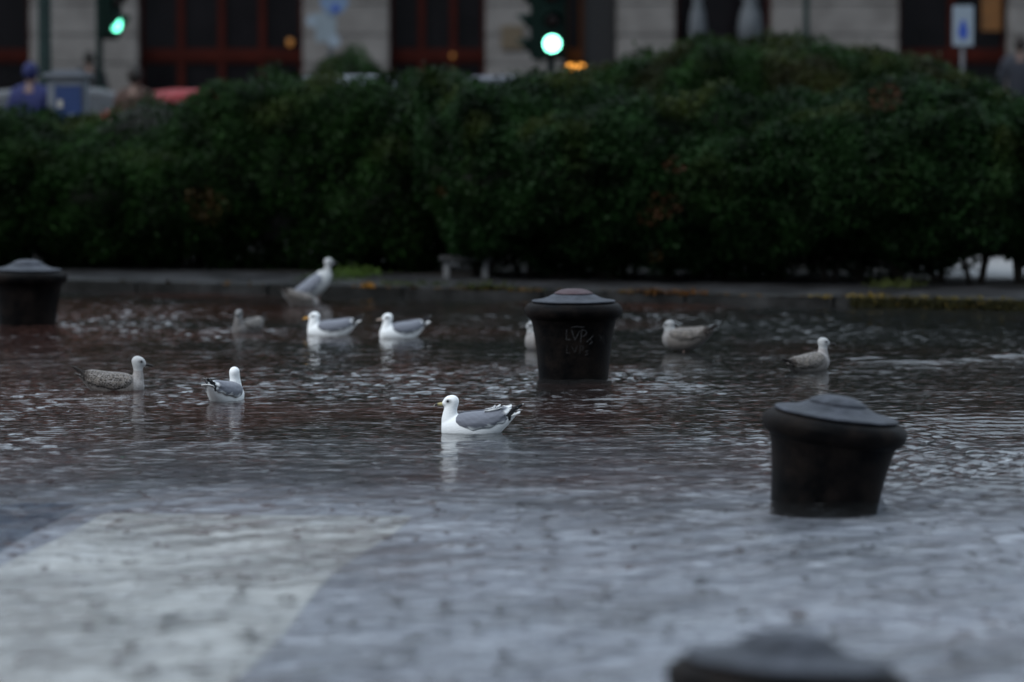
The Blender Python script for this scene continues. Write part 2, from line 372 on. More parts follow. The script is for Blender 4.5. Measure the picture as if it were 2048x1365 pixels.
# ------------------------------------------------------------------ gulls
def scale_mat(name):
    """plumage: base colour from 'col', scalloped mottling where 'mot' is set"""
    m = bpy.data.materials.new(name); m.use_nodes = True; t = m.node_tree; b = t.nodes['Principled BSDF']
    N = t.nodes.new; L = t.links.new
    b.inputs['Roughness'].default_value = .75; b.inputs['Specular IOR Level'].default_value = .15
    b.inputs['Sheen Weight'].default_value = .15
    a = N('ShaderNodeAttribute'); a.attribute_name = 'col'
    k = N('ShaderNodeAttribute'); k.attribute_name = 'mot'
    c = N('ShaderNodeTexCoord'); mp = N('ShaderNodeMapping'); mp.inputs['Scale'].default_value = (52, 88, 88)
    L(c.outputs['Object'], mp.inputs[0])
    v = N('ShaderNodeTexVoronoi'); v.feature = 'DISTANCE_TO_EDGE'; v.inputs['Scale'].default_value = 1.0; L(mp.outputs[0], v.inputs['Vector'])
    nz = N('ShaderNodeTexNoise'); nz.inputs['Scale'].default_value = 45; L(c.outputs['Object'], nz.inputs['Vector'])
    r = N('ShaderNodeValToRGB'); r.color_ramp.elements[0].position = .04; r.color_ramp.elements[0].color = (.26, .24, .225, 1)
    r.color_ramp.elements[1].position = .12; r.color_ramp.elements[1].color = (.030, .025, .022, 1)
    L(v.outputs['Distance'], r.inputs[0])
    f = N('ShaderNodeMath'); f.operation = 'MULTIPLY'
    rr = N('ShaderNodeMapRange'); rr.inputs['From Min'].default_value = .35; rr.inputs['From Max'].default_value = .5; L(nz.outputs['Fac'], rr.inputs['Value'])
    rr.inputs['To Min'].default_value = .35
    L(k.outputs['Fac'], f.inputs[0]); L(rr.outputs[0], f.inputs[1])
    x = N('ShaderNodeMix'); x.data_type = 'RGBA'; L(f.outputs[0], x.inputs[0]); L(a.outputs['Color'], x.inputs[6]); L(r.outputs[0], x.inputs[7])
    L(x.outputs[2], b.inputs['Base Color'])
    n = N('ShaderNodeTexNoise'); n.inputs['Scale'].default_value = 1; n.inputs['Detail'].default_value = 3
    m2 = N('ShaderNodeMapping'); m2.inputs['Scale'].default_value = (60, 160, 160); L(c.outputs['Object'], m2.inputs[0]); L(m2.outputs[0], n.inputs['Vector'])
    bp = N('ShaderNodeBump'); bp.inputs['Strength'].default_value = .5; bp.inputs['Distance'].default_value = .003
    L(n.outputs['Fac'], bp.inputs['Height']); L(bp.outputs[0], b.inputs['Normal'])
    return m
M_plume = scale_mat('plumage')
M_bill = mat('bill', attr='col', rough=.4)
M_eye = mat('eye', (.006, .006, .007), .15)
M_leg = mat('gull_leg', (.30, .20, .17), .6)

TORSO = [(-.222, .088, .104, .010), (-.20, .062, .108, .026), (-.165, .022, .113, .044), (-.12, -.018, .114, .060), (-.06, -.048, .110, .074), (0, -.060, .106, .080),
         (.05, -.060, .102, .079), (.09, -.055, .096, .072), (.125, -.042, .086, .060), (.150, -.022, .070, .043), (.163, -.002, .054, .024)]
WING = [(.088, .088, .050, .066), (.075, .098, .032, .078), (.05, .106, .018, .086), (0, .112, .020, .0895), (-.06, .117, .028, .085), (-.11, .124, .040, .071),
        (-.145, .128, .056, .056), (-.175, .124, .076, .038), (-.198, .115, .092, .020)]
def spline(pts, n):
    """Catmull-Rom through tuples"""
    p = np.array(pts, float); p = np.vstack([2*p[0]-p[1], p, 2*p[-1]-p[-2]]); out = []
    m = len(p)-3
    for i in range(n):
        t = i/(n-1)*m; k = min(int(t), m-1); t -= k
        a, b, c, d = p[k:k+4]
        out.append(.5*((2*b)+(c-a)*t+(2*a-5*b+4*c-d)*t*t+(3*b-a-3*c+d)*t**3))
    return np.array(out)
WHITE = np.array((.78, .80, .80)); GREY = np.array((.165, .175, .205)); BLACK = np.array((.010, .010, .012))
def grp(s): return s
def gull(px, py, yaw, label, young=False, lift=0.0, pitch=0, neck=None, head=(.113, .160), hyaw=0, hpitch=0, size=1.0, legs=0.0, cat='gull',
         tert=0.0, bill='yellow', voxel=.0042, breast=(.80, .82, .82), white_top=1.0, dark=1.0, roll=0):
    loc = G(px, py)
    root = empty('gull', loc, R(yaw), label, cat, 'gulls resting and wading in the flood water')
    root.scale = (size,)*3
    B = Matrix.Translation((0, 0, lift)) @ Matrix.Rotation(R(roll), 4, 'X') @ Matrix.Rotation(-R(pitch), 4, 'Y')      # torso pose
    hx, hz = head
    if neck is None: neck = [(.105, .030, .056), (.118, .062, .046), (.119, .092, .039), (.115, .125, .034)]
    # ---- body: torso loft, neck and head blobs, fused into one surface
    bm = bmesh.new()
    rings = []
    for (x, zb, zt, hw) in spline(TORSO, 30):
        zc, hh = (zb+zt)/2, max((zt-zb)/2, .004)
        rings.append([bm.verts.new(B @ Vector((x, max(hw, .004)*math.cos(a), zc+hh*math.sin(a)))) for a in np.linspace(0, 2*math.pi, 28, endpoint=False)])
    for a, b in zip(rings[:-1], rings[1:]):
        for k in range(28): bm.faces.new((a[k], a[(k+1) % 28], b[(k+1) % 28], b[k]))
    bm.faces.new(rings[0][::-1]); bm.faces.new(rings[-1])
    bmesh.ops.recalc_face_normals(bm, faces=bm.faces)
    base = B @ Vector((neck[0][0], 0, neck[0][1]))
    NP = [(base.x, base.z, neck[0][2])]+[tuple(q) for q in neck[1:]]+[(hx-.004, hz-.008, .034)]
    for q in spline(NP, 22):
        r = bmesh.ops.create_icosphere(bm, subdivisions=3, radius=1)
        bmesh.ops.transform(bm, matrix=Matrix.Translation((q[0], 0, q[1])) @ Matrix.Diagonal((q[2], q[2]*.90, q[2], 1)), verts=r['verts'])
    HM = Matrix.Translation((hx, 0, hz)) @ Matrix.Rotation(R(hyaw), 4, 'Z') @ Matrix.Rotation(-R(hpitch), 4, 'Y')
    for (dx, dz, rx, ry, rz) in ((0, 0, .041, .0315, .0355), (-.006, .003, .036, .031, .034), (.022, -.006, .026, .0215, .0225), (.036, -.008, .0135, .0105, .0115)):
        r = bmesh.ops.create_icosphere(bm, subdivisions=3, radius=1)
        bmesh.ops.transform(bm, matrix=HM @ Matrix.Translation((dx, 0, dz)) @ Matrix.Diagonal((rx, ry, rz, 1)), verts=r['verts'])
    me = bpy.data.meshes.new('body'); bm.to_mesh(me); bm.free()
    tmp = bpy.data.objects.new('tmp', me); COL.objects.link(tmp)
    md = tmp.modifiers.new('r', 'REMESH'); md.mode = 'VOXEL'; md.voxel_size = voxel; md.use_smooth_shade = True
    md = tmp.modifiers.new('s', 'SMOOTH'); md.factor = .5; md.iterations = 18
    ev = tmp.evaluated_get(bpy.context.evaluated_depsgraph_get())
    bme = bpy.data.meshes.new_from_object(ev); bme.name = 'body'
    bpy.data.objects.remove(tmp)
    V = verts(bme).astype(float)
    Bi = np.array(B.inverted()); Hi = np.array(HM.inverted())
    T = V@Bi[:3, :3].T+Bi[:3, 3]; Hh = V@Hi[:3, :3].T+Hi[:3, 3]
    col = np.tile(np.array(breast)*(1.09 if not young and pitch < 30 else 1), (len(V), 1)); mot = np.zeros(len(V))
    isneck = (V[:, 2] > (B @ Vector((.1, 0, .10))).z) | (T[:, 0] > .10)
    ntex = (np.sin(V[:, 0]*310+2)+np.sin(V[:, 1]*370)+np.sin(V[:, 2]*290+V[:, 0]*200))/3
    if young:
        mot = np.clip((T[:, 2]-.0)/.05, 0, 1)*np.clip((.10-T[:, 0])/.05, 0, 1)
        mot = np.where(isneck, .12+.22*np.clip((.14-V[:, 2]+0*V[:, 0])/.05, 0, 1), np.maximum(mot, .35))
        hd = np.linalg.norm(Hh, axis=1) < .055
        mot = np.where(hd, .04, mot)
        col = np.where(hd[:, None], np.array((.47, .48, .48))*white_top, np.array((.20, .18, .165)))
        col = np.where((isneck & ~hd)[:, None], np.array((.38, .36, .35))*white_top, col)
        col *= dark
        tailm = T[:, 0] < -.17; mot = np.where(tailm, .5, mot)
    else:
        back = (T[:, 2] > .07) & (T[:, 0] < .075) & (T[:, 0] > -.17) & ~isneck
        col = np.where(back[:, None], GREY, col)
    # dusky patch round the eye
    for s in (-1, 1):
        e = np.array((.017, s*.026, .006)); dd = Hh-e; q = np.sqrt(((dd[:, 0]+.003)/.020)**2+(dd[:, 1]/.018)**2+((dd[:, 2]+.001)/.0125)**2)
        f = np.clip(1.25-q, 0, 1)[:, None]*.80
        col = col*(1-f)+np.array((.05, .05, .055))*f
    set_attr(bme, 'col', col); set_attr(bme, 'mot', np.repeat(mot[:, None], 3, 1))
    link_mesh('body', bme, M_plume, root, True)
    # ---- wings (folded) with their long wing tips
    for s in (-1, 1):
        S = spline(WING, 34); n = 16
        a = np.linspace(R(4), R(104), n)
        x = np.repeat(S[:, 0][:, None], n, 1); hh = (S[:, 1]-S[:, 2])
        y = S[:, 3][:, None]*np.sin(a)[None]**.85
        cz = S[:, 2]+.22*hh
        z = cz[:, None]+(.78*hh)[:, None]*np.cos(a)[None]
        u = np.linspace(0, 1, 34)[:, None]
        vv = np.linspace(0, 1, n)[None]
        x = x - .020*vv*np.sin(u*math.pi) + .004*np.sin(vv*17+u*9)*(u > .7)
        z = z + (.0035*np.sin(u*31+s)+.003*np.sin(u*13))*(vv**4) + tert*(u**6)*(1-vv)*.03
        y = y + .0016*np.sin(vv*22+u*4)*np.sin(u*14)+.0015 - .011*vv**5
        # overlapping feather rows: shallow ridges
        pts = np.stack([x, s*y, z], -1)
        me2 = grid_mesh('wing', pts[..., 0], pts[..., 1], pts[..., 2])
        Vw = verts(me2).astype(float); U = np.repeat(u, n, 1).ravel(); VV = np.repeat(vv, 34, 0).ravel()
        if young:
            cw = np.tile(np.array((.20, .175, .15))*dark, (len(Vw), 1)); mw = np.full(len(Vw), .95)
            d = U > .80; cw[d] = np.array((.05, .04, .035)); mw = np.where(d, .15, mw)
        else:
            cw = np.tile(GREY, (len(Vw), 1)); mw = np.zeros(len(Vw))
            f = np.clip((U-(.80+.05*np.sin(VV*9)))/.06, 0, 1)[:, None]; cw = cw*(1-f)+np.array((.74, .76, .77))*f
            fl = np.clip((VV-(.90+.05*np.sin(U*34)+.03*np.sin(U*57)))/.03, 0, 1)[:, None]; cw = cw*(1-fl)+np.array((.66, .69, .70))*fl
            cw = cw*(1+.10*np.sin(U*70+VV*6)*np.sin(VV*25))[:, None]
            dk = (np.abs(U-.72-.12*VV) < .018)[:, None]*.45; cw = cw*(1-dk)+np.array((.05, .05, .06))*dk
        set_attr(me2, 'col', cw); set_attr(me2, 'mot', np.repeat(mw[:, None], 3, 1))
        me2.transform(B)
        wo_ = link_mesh('wing', me2, M_plume, root, True)
        md = wo_.modifiers.new('thickness', 'SOLIDIFY'); md.thickness = .004; md.offset = -1
        bm = bmesh.new()
        blades = [(.0, .0, .262, .150), (.004, -.004, .248, .143), (.008, -.010, .232, .134), (.011, -.018, .214, .122), (.013, -.027, .198, .108)]
        cl = []
        for bi, (dy, dz, tx, tz) in enumerate(blades):
            p0 = Vector((-.135, s*(.030+dy), .098+dz*.6)); p1 = Vector((-.19, s*(.020+dy), .108+dz)); p2 = Vector((-tx, s*(.008+dy*.8), tz))
            q = spline([tuple(p0), tuple(p1), tuple((p1+p2)/2+Vector((0, 0, .0))), tuple(p2)], 12)
            rows = []
            for i, c in enumerate(q):
                t = i/11; wd = .0165*(1-t**3)+.001
                rows.append([bm.verts.new((c[0], c[1]+s*.003*k, c[2]+wd*.9*k)) for k in (-1, 0, 1)])
                tipw = t > .95 and bi in (0, 2)
                c3 = np.array((.55, .57, .57)) if tipw and not young else (BLACK if not young else np.array((.022, .018, .016)))
                cl += [c3]*3
            for a_, b_ in zip(rows[:-1], rows[1:]):
                for k in range(2): bm.faces.new((a_[k], b_[k], b_[k+1], a_[k+1]))
        if tert and not young:      # raised white-edged tertials
            for j, (ox, oz) in enumerate(((0, 0), (.022, .006), (.05, .002))):
                q = spline([(-.08+ox*.4, s*.045, .112), (-.12+ox*.4, s*.040, .121+oz*.3), (-.165+ox, s*.034, .139+oz)], 8)
                rows = []
                for i, c in enumerate(q):
                    t = i/7; wd = .013*(1-t**3)+.0012
                    rows.append([bm.verts.new((c[0], c[1]+s*.006*k, c[2]-abs(k)*.001+wd*.55*k)) for k in (-1, 0, 1)])
                    cl += [GREY if t < .6 else np.array((.7, .72, .73)), GREY if t < .75 else np.array((.7, .72, .73)), np.array((.72, .74, .75))]
                for a_, b_ in zip(rows[:-1], rows[1:]):
                    for k in range(2): bm.faces.new((a_[k], b_[k], b_[k+1], a_[k+1]))
        bm.verts.index_update(); me3 = bpy.data.meshes.new('wing_tip'); bm.to_mesh(me3); bm.free()
        set_attr(me3, 'col', np.array(cl)); set_attr(me3, 'mot', np.zeros((len(cl), 3)))
        me3.transform(B)
        o3 = link_mesh('wing_tip', me3, M_plume, wo_, True)
        md = o3.modifiers.new('thickness', 'SOLIDIFY'); md.thickness = .0022; md.offset = 0
    # ---- tail fan
    n, mm = 9, 10
    u = np.linspace(0, 1, mm)[:, None]; v = np.linspace(-1, 1, n)[None]
    x = -.165-.078*u+.004*np.abs(v)*u+.003*np.cos(v*12)*u**4; y = v*(.022+.020*u); z = .078+.032*u-.006*v**2*u
    z = np.broadcast_to(z, x.shape) if z.shape != x.shape else z
    me4 = grid_mesh('tail', x+0*y, y+0*x, z+0*x); U = np.repeat(u, n, 1).ravel()[:, None]
    ct = np.tile(np.array((.72, .74, .74)), (mm*n, 1)) if not young else np.where(U > .45, np.array((.03, .025, .022)), np.array((.33, .30, .27)))
    set_attr(me4, 'col', ct); set_attr(me4, 'mot', np.repeat(np.where(U > .45, .0, .4*young), 3, 1)); me4.transform(B)
    o4 = link_mesh('tail', me4, M_plume, root, True)
    md = o4.modifiers.new('thickness', 'SOLIDIFY'); md.thickness = .005; md.offset = 0
    # ---- bill
    bm = bmesh.new(); cl = []
    secs = [(.038, .0, .0098, .0075), (.050, -.0005, .0090, .0062), (.062, -.0012, .0078, .0052), (.074, -.0025, .0078, .0048), (.083, -.005, .0062, .0038), (.088, -.009, .0034, .0024), (.0895, -.012, .0008, .0006)]
    rings = []
    for i, (x, dz, hz_, hw_) in enumerate(secs):
        rings.append([bm.verts.new((x, hw_*math.cos(a), -.010+dz+hz_*math.sin(a))) for a in np.linspace(0, 2*math.pi, 14, endpoint=False)])
        if bill == 'yellow': c3 = (.50, .38, .09)
        elif bill == 'orange': c3 = (.60, .30, .03)
        elif bill == 'pale': c3 = (.42, .33, .27)
        elif bill == 'ringed': c3 = (.42, .36, .15) if i < 3 else ((.02, .02, .02) if i < 5 else (.60, .56, .42))
        else: c3 = (.018, .015, .014) if i > 0 else (.10, .09, .08)
        cl += [np.array(c3)]*14
    for a_, b_ in zip(rings[:-1], rings[1:]):
        for k in range(14): bm.faces.new((a_[k], a_[(k+1) % 14], b_[(k+1) % 14], b_[k]))
    bm.faces.new(rings[0][::-1]); bm.faces.new(rings[-1]); bm.verts.index_update()
    me5 = bpy.data.meshes.new('bill'); bm.to_mesh(me5); bm.free(); set_attr(me5, 'col', np.array(cl)); me5.transform(HM)
    link_mesh('bill', me5, M_bill, root, True)
    for s in (-1, 1):
        bm = bmesh.new(); r_ = bmesh.ops.create_icosphere(bm, subdivisions=2, radius=.0072)
        bmesh.ops.transform(bm, matrix=HM @ Matrix.Translation((.0175, s*.0258, .006)), verts=bm.verts[:])
        from_bm('eye', bm, M_eye, root, True)
    if legs:
        for s in (-1, 1):
            bm = bmesh.new(); t = B @ Vector((-.01, s*.028, -.04)); kx = t.x-.012
            tube(bm, [(t.x, s*.03, t.z+.02), (t.x, s*.03, t.z-.01), (kx, s*.032, (t.z-legs)/2-.0), (t.x+.004, s*.032, -legs)], [.010, .006, .0042, .004], 8)
            for a in (-.4, 0, .4):
                tube(bm, [(t.x+.004, s*.032, -legs), (t.x+.045*math.cos(a), s*.032+.04*math.sin(a), -legs-.002)], [.004, .002], 6)
            from_bm('leg', bm, M_leg, root, True)
    return root

gull(946, 866, 180, 'white grey-winged gull with dark-banded bill, swimming in front of the lettered bollard', size=.985, tert=1.0, bill='ringed', voxel=.0035)
gull(452, 800, 66, 'white gull with grey wings seen from behind, its back to the camera', size=.93, hyaw=10, head=(.112, .158))
gull(233, 783, 6, 'mottled brown young gull with a black bill swimming to the right, at the far left', young=True, size=.98, bill='dark',
     neck=[(.105, .030, .054), (.122, .066, .040), (.128, .098, .031), (.128, .130, .028)], head=(.130, .172), hpitch=-6)
gull(658, 670, 184, 'white gull with an orange bill swimming to the left, below the standing gull', size=.93, bill='orange', head=(.110, .140),
     neck=[(.105, .030, .056), (.116, .055, .048), (.116, .082, .042), (.112, .108, .038)])
gull(800, 674, 208, 'white gull with a pale bill swimming to the left, right of the orange-billed gull', size=.93, bill='pale', head=(.104, .146), hyaw=-8,
     neck=[(.100, .030, .056), (.110, .058, .046), (.110, .086, .038), (.106, .115, .034)])
gull(494, 664, 236, 'small brown young gull with a thin pale neck swimming left of the orange-billed gull', young=True, size=.85, bill='dark', dark=.42, hyaw=20, lift=-.005)
gull(633, 604, 22, 'pale gull standing upright with stretched neck at the kerb, looking right', lift=.115, pitch=42, size=.95, bill='dark', legs=.05, voxel=.005,
     neck=[(.105, .045, .054), (.098, .215, .044), (.100, .262, .032), (.106, .305, .027)], head=(.112, .340), breast=(.46, .47, .47))
gull(604, 613, 20, 'brown young gull dipping its head into the water at the feet of the standing gull', young=True, size=.82, dark=.8, lift=.02, pitch=-10, bill='dark', voxel=.005,
     neck=[(.105, .03, .052), (.150, -.045, .038), (.160, -.07, .034), (.165, -.09, .03)], head=(.17, -.11), hpitch=-50, legs=.05)
gull(1099, 700, 176, 'pale young gull mostly hidden behind the lettered bollard, only its breast showing', young=True, lift=.03, size=1.0, bill='dark', white_top=.8, dark=1.0, legs=.05)
gull(1368, 704, 152, 'grey-brown young gull with drawn-in neck wading just right of the lettered bollard', young=True, lift=.062, pitch=2, size=.93, bill='dark', legs=.05, dark=.75, white_top=.85,
     neck=[(.100, .040, .058), (.108, .128, .048), (.112, .150, .040), (.114, .168, .036)], head=(.118, .188), hpitch=-12)
gull(1622, 741, 40, 'brown mottled young gull looking right, above the leaning bollard', young=True, lift=.012, pitch=14, size=.88, bill='dark',
     neck=[(.100, .036, .054), (.112, .105, .042), (.116, .138, .034), (.116, .165, .031)], head=(.120, .192), hyaw=-30, legs=.05, white_top=.9)

# ------------------------------------------------------------------ raised kerb strip and planting bed
kl = strip('kerb', -9.0, XA(1660, 31), 0, .32, -.35, .085, M_kerb, n=10); tag(kl, kind='structure')
kr = strip('kerb', XA(1660, 31)+.01, 9.0, -.02, .34, -.35, .095, M_kerb, n=5); tag(kr, kind='structure')
M_pave2 = mat('wet_dark_pavement', (.010, .010, .010), .5, .4, 2.5, col2=(.036, .036, .038), spec=.18, bump=.5, bscale=20)
pv = strip('pavement', -9.5, 9.5, .325, 2.3, -.30, .072, M_pave2, n=14, gap=.01); tag(pv, kind='structure')
so_ = strip('soil_bed', -14, 14, 2.3, 6.6, -.30, .065, M_soil); tag(so_, kind='structure')

# ------------------------------------------------------------------ hedges: a leafy mass over stems
def leaf_mat(name):
    m = bpy.data.materials.new(name); m.use_nodes = True; t = m.node_tree; b = t.nodes['Principled BSDF']
    a = t.nodes.new('ShaderNodeAttribute'); a.attribute_name = 'col'
    t.links.new(a.outputs['Color'], b.inputs['Base Color'])
    b.inputs['Roughness'].default_value = .5; b.inputs['Specular IOR Level'].default_value = .07
    tr = t.nodes.new('ShaderNodeBsdfTranslucent'); t.links.new(a.outputs['Color'], tr.inputs['Color'])
    x = t.nodes.new('ShaderNodeMixShader'); x.inputs[0].default_value = .2
    t.links.new(b.outputs[0], x.inputs[1]); t.links.new(tr.outputs[0], x.inputs[2]); t.links.new(x.outputs[0], t.nodes['Material Output'].inputs[0])
    return m
M_leaf = leaf_mat('leaves')
M_core = mat('dark_core', (.010, .010, .007), .95, .3, 10)
def noise3(p, lam, seed):
    r = np.random.default_rng(seed); o = np.zeros(len(p))
    for i in range(18):
        k = r.normal(size=3); k = k/np.linalg.norm(k)*2*math.pi/(lam*(.6+.9*r.random()))
        o += np.sin(p@k+r.random()*6.283)
    return o/3.0
def leaves(P0, Nn, size, col, seed, jitter=.9, down=.35):
    """P0 (n,3) centres, Nn outward normals -> folded leaf quads (two tris as one quad each side of the midrib)"""
    r = np.random.default_rng(seed); n = len(P0)
    nn = Nn+r.normal(size=(n, 3))*jitter; nn /= np.linalg.norm(nn, axis=1)[:, None]
    t = r.normal(size=(n, 3))+np.array((0, 0, -down)); t -= (t*nn).sum(1)[:, None]*nn; t /= np.linalg.norm(t, axis=1)[:, None]
    b = np.cross(nn, t); L = (size*(.6+.8*r.random(n)))[:, None]; W = L*.40
    A = P0-t*L*.5; C = P0+t*L*.5; M_ = P0+nn*L*.05
    Bq = M_+b*W*.5-nn*L*.10; D = M_-b*W*.5-nn*L*.10
    V = np.stack([A, Bq, C, D], 1).reshape(-1, 3)
    F = (np.arange(n)*4)[:, None]+np.array((0, 1, 2, 3))[None]
    return V, F, np.repeat(col, 4, 0)
def hedge(label, pts, n, seed, bottom=.22, size=.055, lump=.08, dead=(), lightup=1.0, name='hedge', cat='hedge', nstem=9, base=.06, tone=(.0085, .0240, .0050), brown=0.0, drop=22):
    """pts: (px, Y centre, top row py, depth half-width[, bottom]) in photo terms"""
    Q = []
    for q in pts:
        Q.append((XA(q[0], q[1]), q[1], ZA(q[2]+drop, q[1]), q[3], q[4] if len(q) > 4 else bottom))
    Q = np.array(Q); x0 = Q[0, 0]; x1 = Q[-1, 0]
    root = empty(name, ((x0+x1)/2, float(np.mean(Q[:, 1])), base), 0, label, cat)
    off = np.array(root.location)
    def sec(x): return [np.interp(x, Q[:, 0], Q[:, k]) for k in (1, 2, 3, 4)]
    def surf(x, ph, k=1.0):
        yc, top, hw, bot = sec(x)
        endf = np.clip(np.minimum(x-x0, x1-x)/.8+.25, 0, 1)**.5
        c, s = np.cos(ph), np.sin(ph)
        sy = np.sign(c)*np.abs(c)**.55; sz = np.sign(s)*np.abs(s)**.75
        zc = (top+bot)/2; hz_ = (top-bot)/2
        p = np.stack([x, yc-hw*sy*k*endf, zc+hz_*sz*k*np.where(s > 0, 1, endf)], -1)
        nrm = np.stack([np.zeros_like(x), -sy/ hw, sz/hz_], -1); nrm /= np.linalg.norm(nrm, axis=-1)[..., None]
        return p, nrm
    r = np.random.default_rng(seed)
    # leaves (front half and top get the most)
    x = x0+(x1-x0)*r.random(n); ph = np.where(r.random(n) < .86, r.uniform(-.55*math.pi, .62*math.pi, n), r.uniform(.55*math.pi, 1.4*math.pi, n))
    p, nr = surf(x, ph)
    d = noise3(p, 1.0, seed+1)*lump+noise3(p, .38, seed+2)*lump*.45
    dep = -np.abs(r.normal(size=n))*.13+.02
    p = p+nr*(d+dep)[:, None]
    hang = (p[:, 2] < bottom+.25); 
    p += r.normal(size=(n, 3))*.02
    clump = noise3(p, .5, seed+3); c2 = noise3(p, .16, seed+4)
    g = np.clip(1+.30*clump+.15*c2+r.normal(size=n)*.2, .3, 2.2)
    col = np.array(tone)[None]*g[:, None]*lightup
    yel = np.clip(noise3(p, .8, seed+5)-.75, 0, 1)[:, None]*np.clip((p[:, 2]-.9)/.8, .1, 1)[:, None]
    col = col*(1-yel)+np.array((.030, .042, .008))*yel
    if brown:
        bb = np.clip(noise3(p, .9, seed+8)-.2, 0, 1)[:, None]*brown; col = col*(1-bb)+np.array((.06, .035, .02))*bb
    for (dx, dy, rx, cc) in dead:
        q = P(dx, dy, 30.0); a = (p[:, 0]/p[:, 1]-q.x/30.0)*7680; b = ((CH-p[:, 2])/p[:, 1]-(CH-q.z)/30.0)*7680
        m_ = (np.hypot(a, b*1.2) < rx) & (r.random(n) < .45) & (ph > -.4*math.pi) & (ph < .6*math.pi)
        col[m_] = np.array(cc)*r.uniform(.5, 1.3, m_.sum())[:, None]
    V, F, C = leaves(p, nr, size, col, seed+6)
    # core: added dark hull inside the leaves that blocks light
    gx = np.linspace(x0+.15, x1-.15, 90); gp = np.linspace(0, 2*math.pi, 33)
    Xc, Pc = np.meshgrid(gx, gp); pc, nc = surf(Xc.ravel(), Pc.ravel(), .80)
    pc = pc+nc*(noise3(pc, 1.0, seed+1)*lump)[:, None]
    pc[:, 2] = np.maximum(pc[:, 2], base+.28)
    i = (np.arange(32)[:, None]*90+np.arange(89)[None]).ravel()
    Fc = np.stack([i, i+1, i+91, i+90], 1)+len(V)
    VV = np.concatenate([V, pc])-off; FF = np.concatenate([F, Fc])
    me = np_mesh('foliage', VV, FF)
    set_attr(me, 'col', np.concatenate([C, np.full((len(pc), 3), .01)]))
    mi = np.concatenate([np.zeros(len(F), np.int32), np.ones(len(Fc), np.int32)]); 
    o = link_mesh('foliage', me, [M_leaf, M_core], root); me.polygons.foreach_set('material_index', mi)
    for k in range(nstem):
        bm = bmesh.new(); x = x0+.5+(x1-x0-1.0)*(k+.5+r.uniform(-.3, .3))/nstem; yc, top, hw, bot = [float(v) for v in sec(x)]
        y = yc-hw*.25+r.uniform(-.2, .2)
        for j in range(3):
            a = r.uniform(-.5, .5, 2)
            tube(bm, [Vector((x+a[0]*.1, y, base-.03))-Vector(off), Vector((x+a[0]*.4, y+a[1]*.2, .5))-Vector(off), Vector((x+a[0]*.6, y+a[1]*.3+.1, max(.7, top*.6)))-Vector(off)], [.028, .02, .01], 7)
        from_bm('stem', bm, M_stem, root, True)
    return root
OR = (.060, .028, .014); OR2 = (.05, .032, .012)
hedge('long dark green hedge on the left, with a dip for the parking meter',
      [(-260, 36.3, 205, 1.25), (60, 36.3, 205, 1.25), (100, 36.3, 222, 1.1), (140, 36.3, 238, 1.0), (180, 36.3, 215, 1.1), (300, 36.3, 208, 1.25), (375, 36.3, 200, 1.25), (415, 36.3, 172, 1.25), (500, 36.2, 148, 1.3), (640, 36.1, 138, 1.3), (690, 36.0, 156, 1.3), (790, 35.9, 158, 1.3), (830, 35.8, 148, 1.2), (960, 35.8, 160, .9)],
      150000, 21, bottom=.05, nstem=14, dead=[(420, 800*0+420, 40, OR2), (400, 395, 30, OR2)])
hedge('tall bushy hedge with dead orange leaves on the right behind the bollards',
      [(835, 34.8, 156, 1.1, .30), (930, 34.6, 146, 1.3), (962, 34.5, 156, 1.3), (990, 34.5, 140, 1.3), (1060, 34.4, 138, 1.35), (1200, 34.2, 165, 1.4), (1350, 34.0, 190, 1.4), (1550, 33.8, 192, 1.4), (1700, 33.6, 172, 1.4), (1830, 33.4, 150, 1.3), (1920, 33.3, 165, 1.1, .26), (2020, 33.2, 195, .75, .36), (2250, 33.1, 215, .7, .38)],
      210000, 31, bottom=.17, nstem=16, dead=[(1330, 410, 34, OR), (1350, 330, 22, OR), (1300, 435, 24, OR), (1770, 195, 34, OR), (1312, 515, 16, OR2), (880, 385, 14, OR2)], tone=(.0078, .0220, .0058))
hedge('tall smooth rounded hedge rising behind the bushy right hedge',
      [(1080, 39.0, 190, .9), (1180, 39.0, 150, 1.0), (1280, 39.0, 108, 1.1), (1400, 39.0, 82, 1.2), (1520, 39.0, 78, 1.2), (1640, 39.0, 90, 1.2), (1760, 39.0, 112, 1.1), (1880, 39.0, 135, 1.0), (2000, 39.0, 170, .9)],
      90000, 41, bottom=.3, size=.06, lump=.05, nstem=8, brown=.22, base=.09, drop=4)
hedge('small round bush beyond the silver car roof', [(590, 49.5, 170, .5), (640, 49.5, 135, .8), (700, 49.5, 112, .9), (760, 49.5, 132, .8), (800, 49.5, 170, .5)],
      16000, 51, drop=-4, bottom=.3, lump=.07, name='bush', cat='bush', nstem=3, base=.2, lightup=1.15)
hedge('low bush below the right-hand traffic light', [(985, 41.6, 175, .4), (1020, 41.6, 140, .6), (1070, 41.6, 130, .7), (1120, 41.6, 150, .5)],
      9000, 61, bottom=.3, lump=.07, name='bush', cat='bush', nstem=2, base=.18, lightup=1.2)

